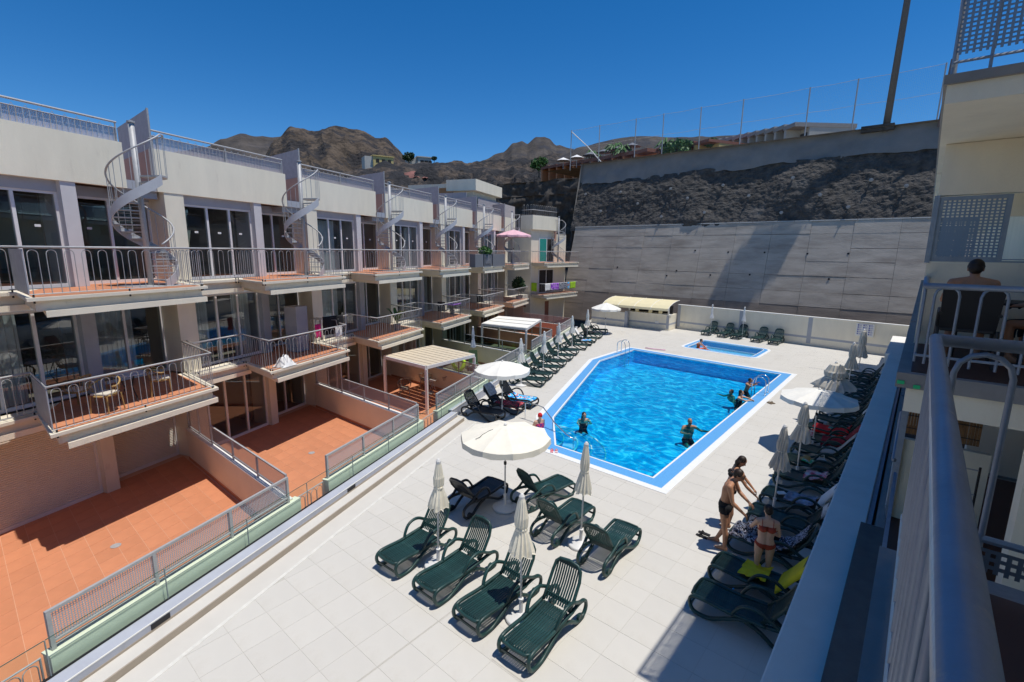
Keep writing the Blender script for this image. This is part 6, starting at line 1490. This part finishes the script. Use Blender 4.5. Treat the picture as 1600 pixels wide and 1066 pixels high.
person('person in an orange swimsuit with a hair bun sitting in the paddling pool', D(-10.85, 31.85, -.24), DR-PI/2+.2, SK, m_skin2, True, bun=True, cloth=[('swimsuit', suit, mat('orange_suit', (.7, .12, .03), .8), .008)], vox=.015, look=(.2, 1, -.1), s=.95)
person('boy with dark hair climbing out at the right ladder of the pool', D(-5.50, 23.05, .28), DR-PI/2, swim(elL=(-.20, .22, -.02), wrL=(-.26, .42, .12), elR=(.20, .22, -.02), wrR=(.26, .42, .12), chest=(0, .04, -.09), neck=(0, .09, .10), head=(0, .13, .25), knL=(-.1, .2, -.72), anL=(-.1, .1, -1.02), knR=(.1, .24, -.70), anR=(.1, -.04, -.98)), m_skin, cloth=[('swim_trunks', trunks(.2, .08), m_black, .01)], vox=.013, look=(0, 1, .1), s=.86)
person('short haired man swimming up to his neck near the right ladder', D(-5.95, 22.4, -.27), DR+2.4, swim(pelvis=(0, -.30, -.30), hipL=(-.09, -.32, -.30), hipR=(.09, -.32, -.30), knL=(-.12, -.6, -.4), knR=(.12, -.6, -.4), anL=(-.12, -.98, -.4), anR=(.12, -.95, -.5)), m_skin, vox=.014, look=(0, 1, .05), s=.98)
person('woman with dark hair resting her folded arms on the pool edge', D(-5.36, 21.45, .02), DR-PI/2, swim(elL=(-.24, .28, .02), wrL=(-.04, .52, .03), elR=(.24, .28, .02), wrR=(.06, .46, .03), hdL=(.3, .1, 0), hdR=(-.3, .1, 0)), m_skin2, True, cloth=[('swimsuit', suit, m_black, .008)], vox=.013, hairlen=.06, look=(0, 1, .0), s=1.0)
# seated people on the neighbouring balcony
SI = dict(pelvis=(0, 0, .56), chest=(0, .08, .90), neck=(0, .12, 1.10), head=(0, .18, 1.22), shL=(-.20, .10, 1.04), shR=(.20, .10, 1.04), elL=(-.27, .22, .80), wrL=(-.16, .45, .76), elR=(.27, .22, .80), wrR=(.16, .45, .76), hipL=(-.10, .04, .54), hipR=(.10, .04, .54), knL=(-.15, .46, .52), knR=(.15, .46, .52), anL=(-.16, .42, .09), anR=(.16, .42, .09))
person('bare backed man sitting at a table on the neighbouring balcony, seen from behind', D(.46, 8.05, 4.84), DR-.05, SI, m_skin, cloth=[('shorts', trunks(.2, .08), m_black, .01)], look=(0, 1, -.35), vox=.010, s=.93)
person('person in dark clothes sitting at the right edge on the neighbouring balcony', D(1.32, 8.3, 4.84), DR+1.0, SI, m_skin, True, cloth=[('dress', suit, m_black, .01)], look=(0, 1, -.2), vox=.012, s=.93)
for (u, v, rz, lab) in [(.46, 8.0, 0, 'black plastic armchair under the bare backed man'), (1.32, 8.25, 1.0, 'black plastic armchair at the right edge of the neighbouring balcony')]:
    c = thing('armchair', lab, 'chair', D(u, v, 4.84), DR+rz)
    MB().box(-.24, .24, -.20, .26, .40, .44).build('seat', m_loungeb, c, bevel=.01)
    MB().add([(-.25, -.20, .44), (.25, -.20, .44), (.27, -.30, .92), (-.27, -.30, .92), (-.25, -.17, .44), (.25, -.17, .44), (.27, -.27, .92), (-.27, -.27, .92)], [(0, 1, 2, 3), (7, 6, 5, 4), (0, 4, 5, 1), (1, 5, 6, 2), (2, 6, 7, 3), (3, 7, 4, 0)]).build('backrest', m_loungeb, c)
    for x in (-.26, .26): MB().tube([(x, -.26, .62), (x, .22, .64), (x, .24, .0)], .02, 6).build('armrest', m_loungeb, c); MB().tube([(x, -.2, .44), (x*1.05, -.28, 0)], .02, 6).build('leg', m_loungeb, c)
bt = thing('balcony_table', 'dark square table in front of the man on the neighbouring balcony', 'table', D(.75, 8.75, 4.84), DR); MB().box(-.4, .4, -.35, .35, .70, .73).build('table_top', m_vent, bt)
for x in (-.35, .35):
    for y in (-.3, .3): MB().tube([(x, y, 0), (x, y, .7)], .018, 6).build('leg', m_vent, bt)
# bags among the right loungers
def bag(label, pos, m, sc=1.0):
    r = thing('beach_bag', label, 'bag', pos, random.uniform(0, 3)); 
    MB().lathe([(.02, 0), (.17*sc, .01), (.20*sc, .12*sc), (.17*sc, .28*sc), (.12*sc, .32*sc), (.11*sc, .30*sc)], 14).build('body', m, r, smooth=True)
    MB().tube([(.12*sc, 0, .3*sc), (.10*sc, .02, .48*sc), (-.10*sc, .02, .48*sc), (-.12*sc, 0, .3*sc)], .012, 5).build('strap', m, r)
bag('black bag resting on the third right lounger', D(-1.75, 10.25, .36), m_black, 1.0)
bag('dark patterned bag beside the black bag', D(-2.05, 10.35, .36), m_zebra, .8)
bag('white bag on the floor between the seventh and eighth right loungers', D(-1.6, 15.9, 0), m_whitec, .8)
bag('dark bag at the foot of the far left loungers', (-6.4, 33.0, .3), m_black, .8)

# small things left among the loungers
def bottle(label, pos, m):
    r = thing('water_bottle', label, 'bottle', pos)
    MB().lathe([(.03, 0), (.034, .01), (.034, .15), (.014, .19), (.014, .215)], 12).build('body', m, r, smooth=True); MB().lathe([(.016, .215), (.016, .235), (.0, .236)], 10).build('cap', m_blue, r)
m_btl = mat('pale_blue_plastic', (.45, .6, .7), .2, .05, 5)
bottle('plastic water bottle beside the white parasol base in the near group', D(-6.3, 5.75), m_btl)
bottle('plastic water bottle on the floor behind the yellow towel lounger', D(-1.9, 8.45), m_btl)
bottle('plastic water bottle under the lounger with the blue printed towel', (-6.3, 17.2, 0), m_btl)
for (p, rz, m, lab) in [(D(-2.0, 12.62, .37), .4, m_whitec, 'open white paperback on the fifth right lounger'), (D(-1.75, 18.8, .37), 1.1, m_teal, 'teal covered book on the bright red towel')]:
    b = thing('book', lab, 'book', p, rz); MB().box(-.10, .10, -.07, .07, 0, .018).build('pages', m_whitec, b); MB().box(-.104, .104, -.073, .073, .018, .021).build('cover', m, b)
hat = thing('sun_hat', 'straw sun hat lying on the seat of the seventh right lounger', 'hat', D(-1.9, 15.35, .36)); MB().lathe([(.19, 0), (.185, .008), (.09, .015), (.085, .09), (.05, .11), (.0, .112)], 20).build('brim', m_wicker, hat, smooth=True)
# deck drain and a lamp on the kerb side
dg = thing('deck_drain', 'long narrow steel drain grate in the deck near the paddling pool', 'drain', D(-4.2, 30.2, .001), DR)
for i in range(20): MB().box(.08*i, .08*i+.05, 0, .10, 0, .004).build('grate_bar', m_steel, dg)
for k in range(0, 5):
    wl = thing('wall_lamp', 'small white wall lamp beside the door of the %s top floor flat' % ordn[k], 'lamp', (TF-.70, 8.12+5.6*k, F3+2.05)); MB().box(0, .12, -.05, .05, -.05, .05).build('shade', m_whitec, wl, bevel=.01)
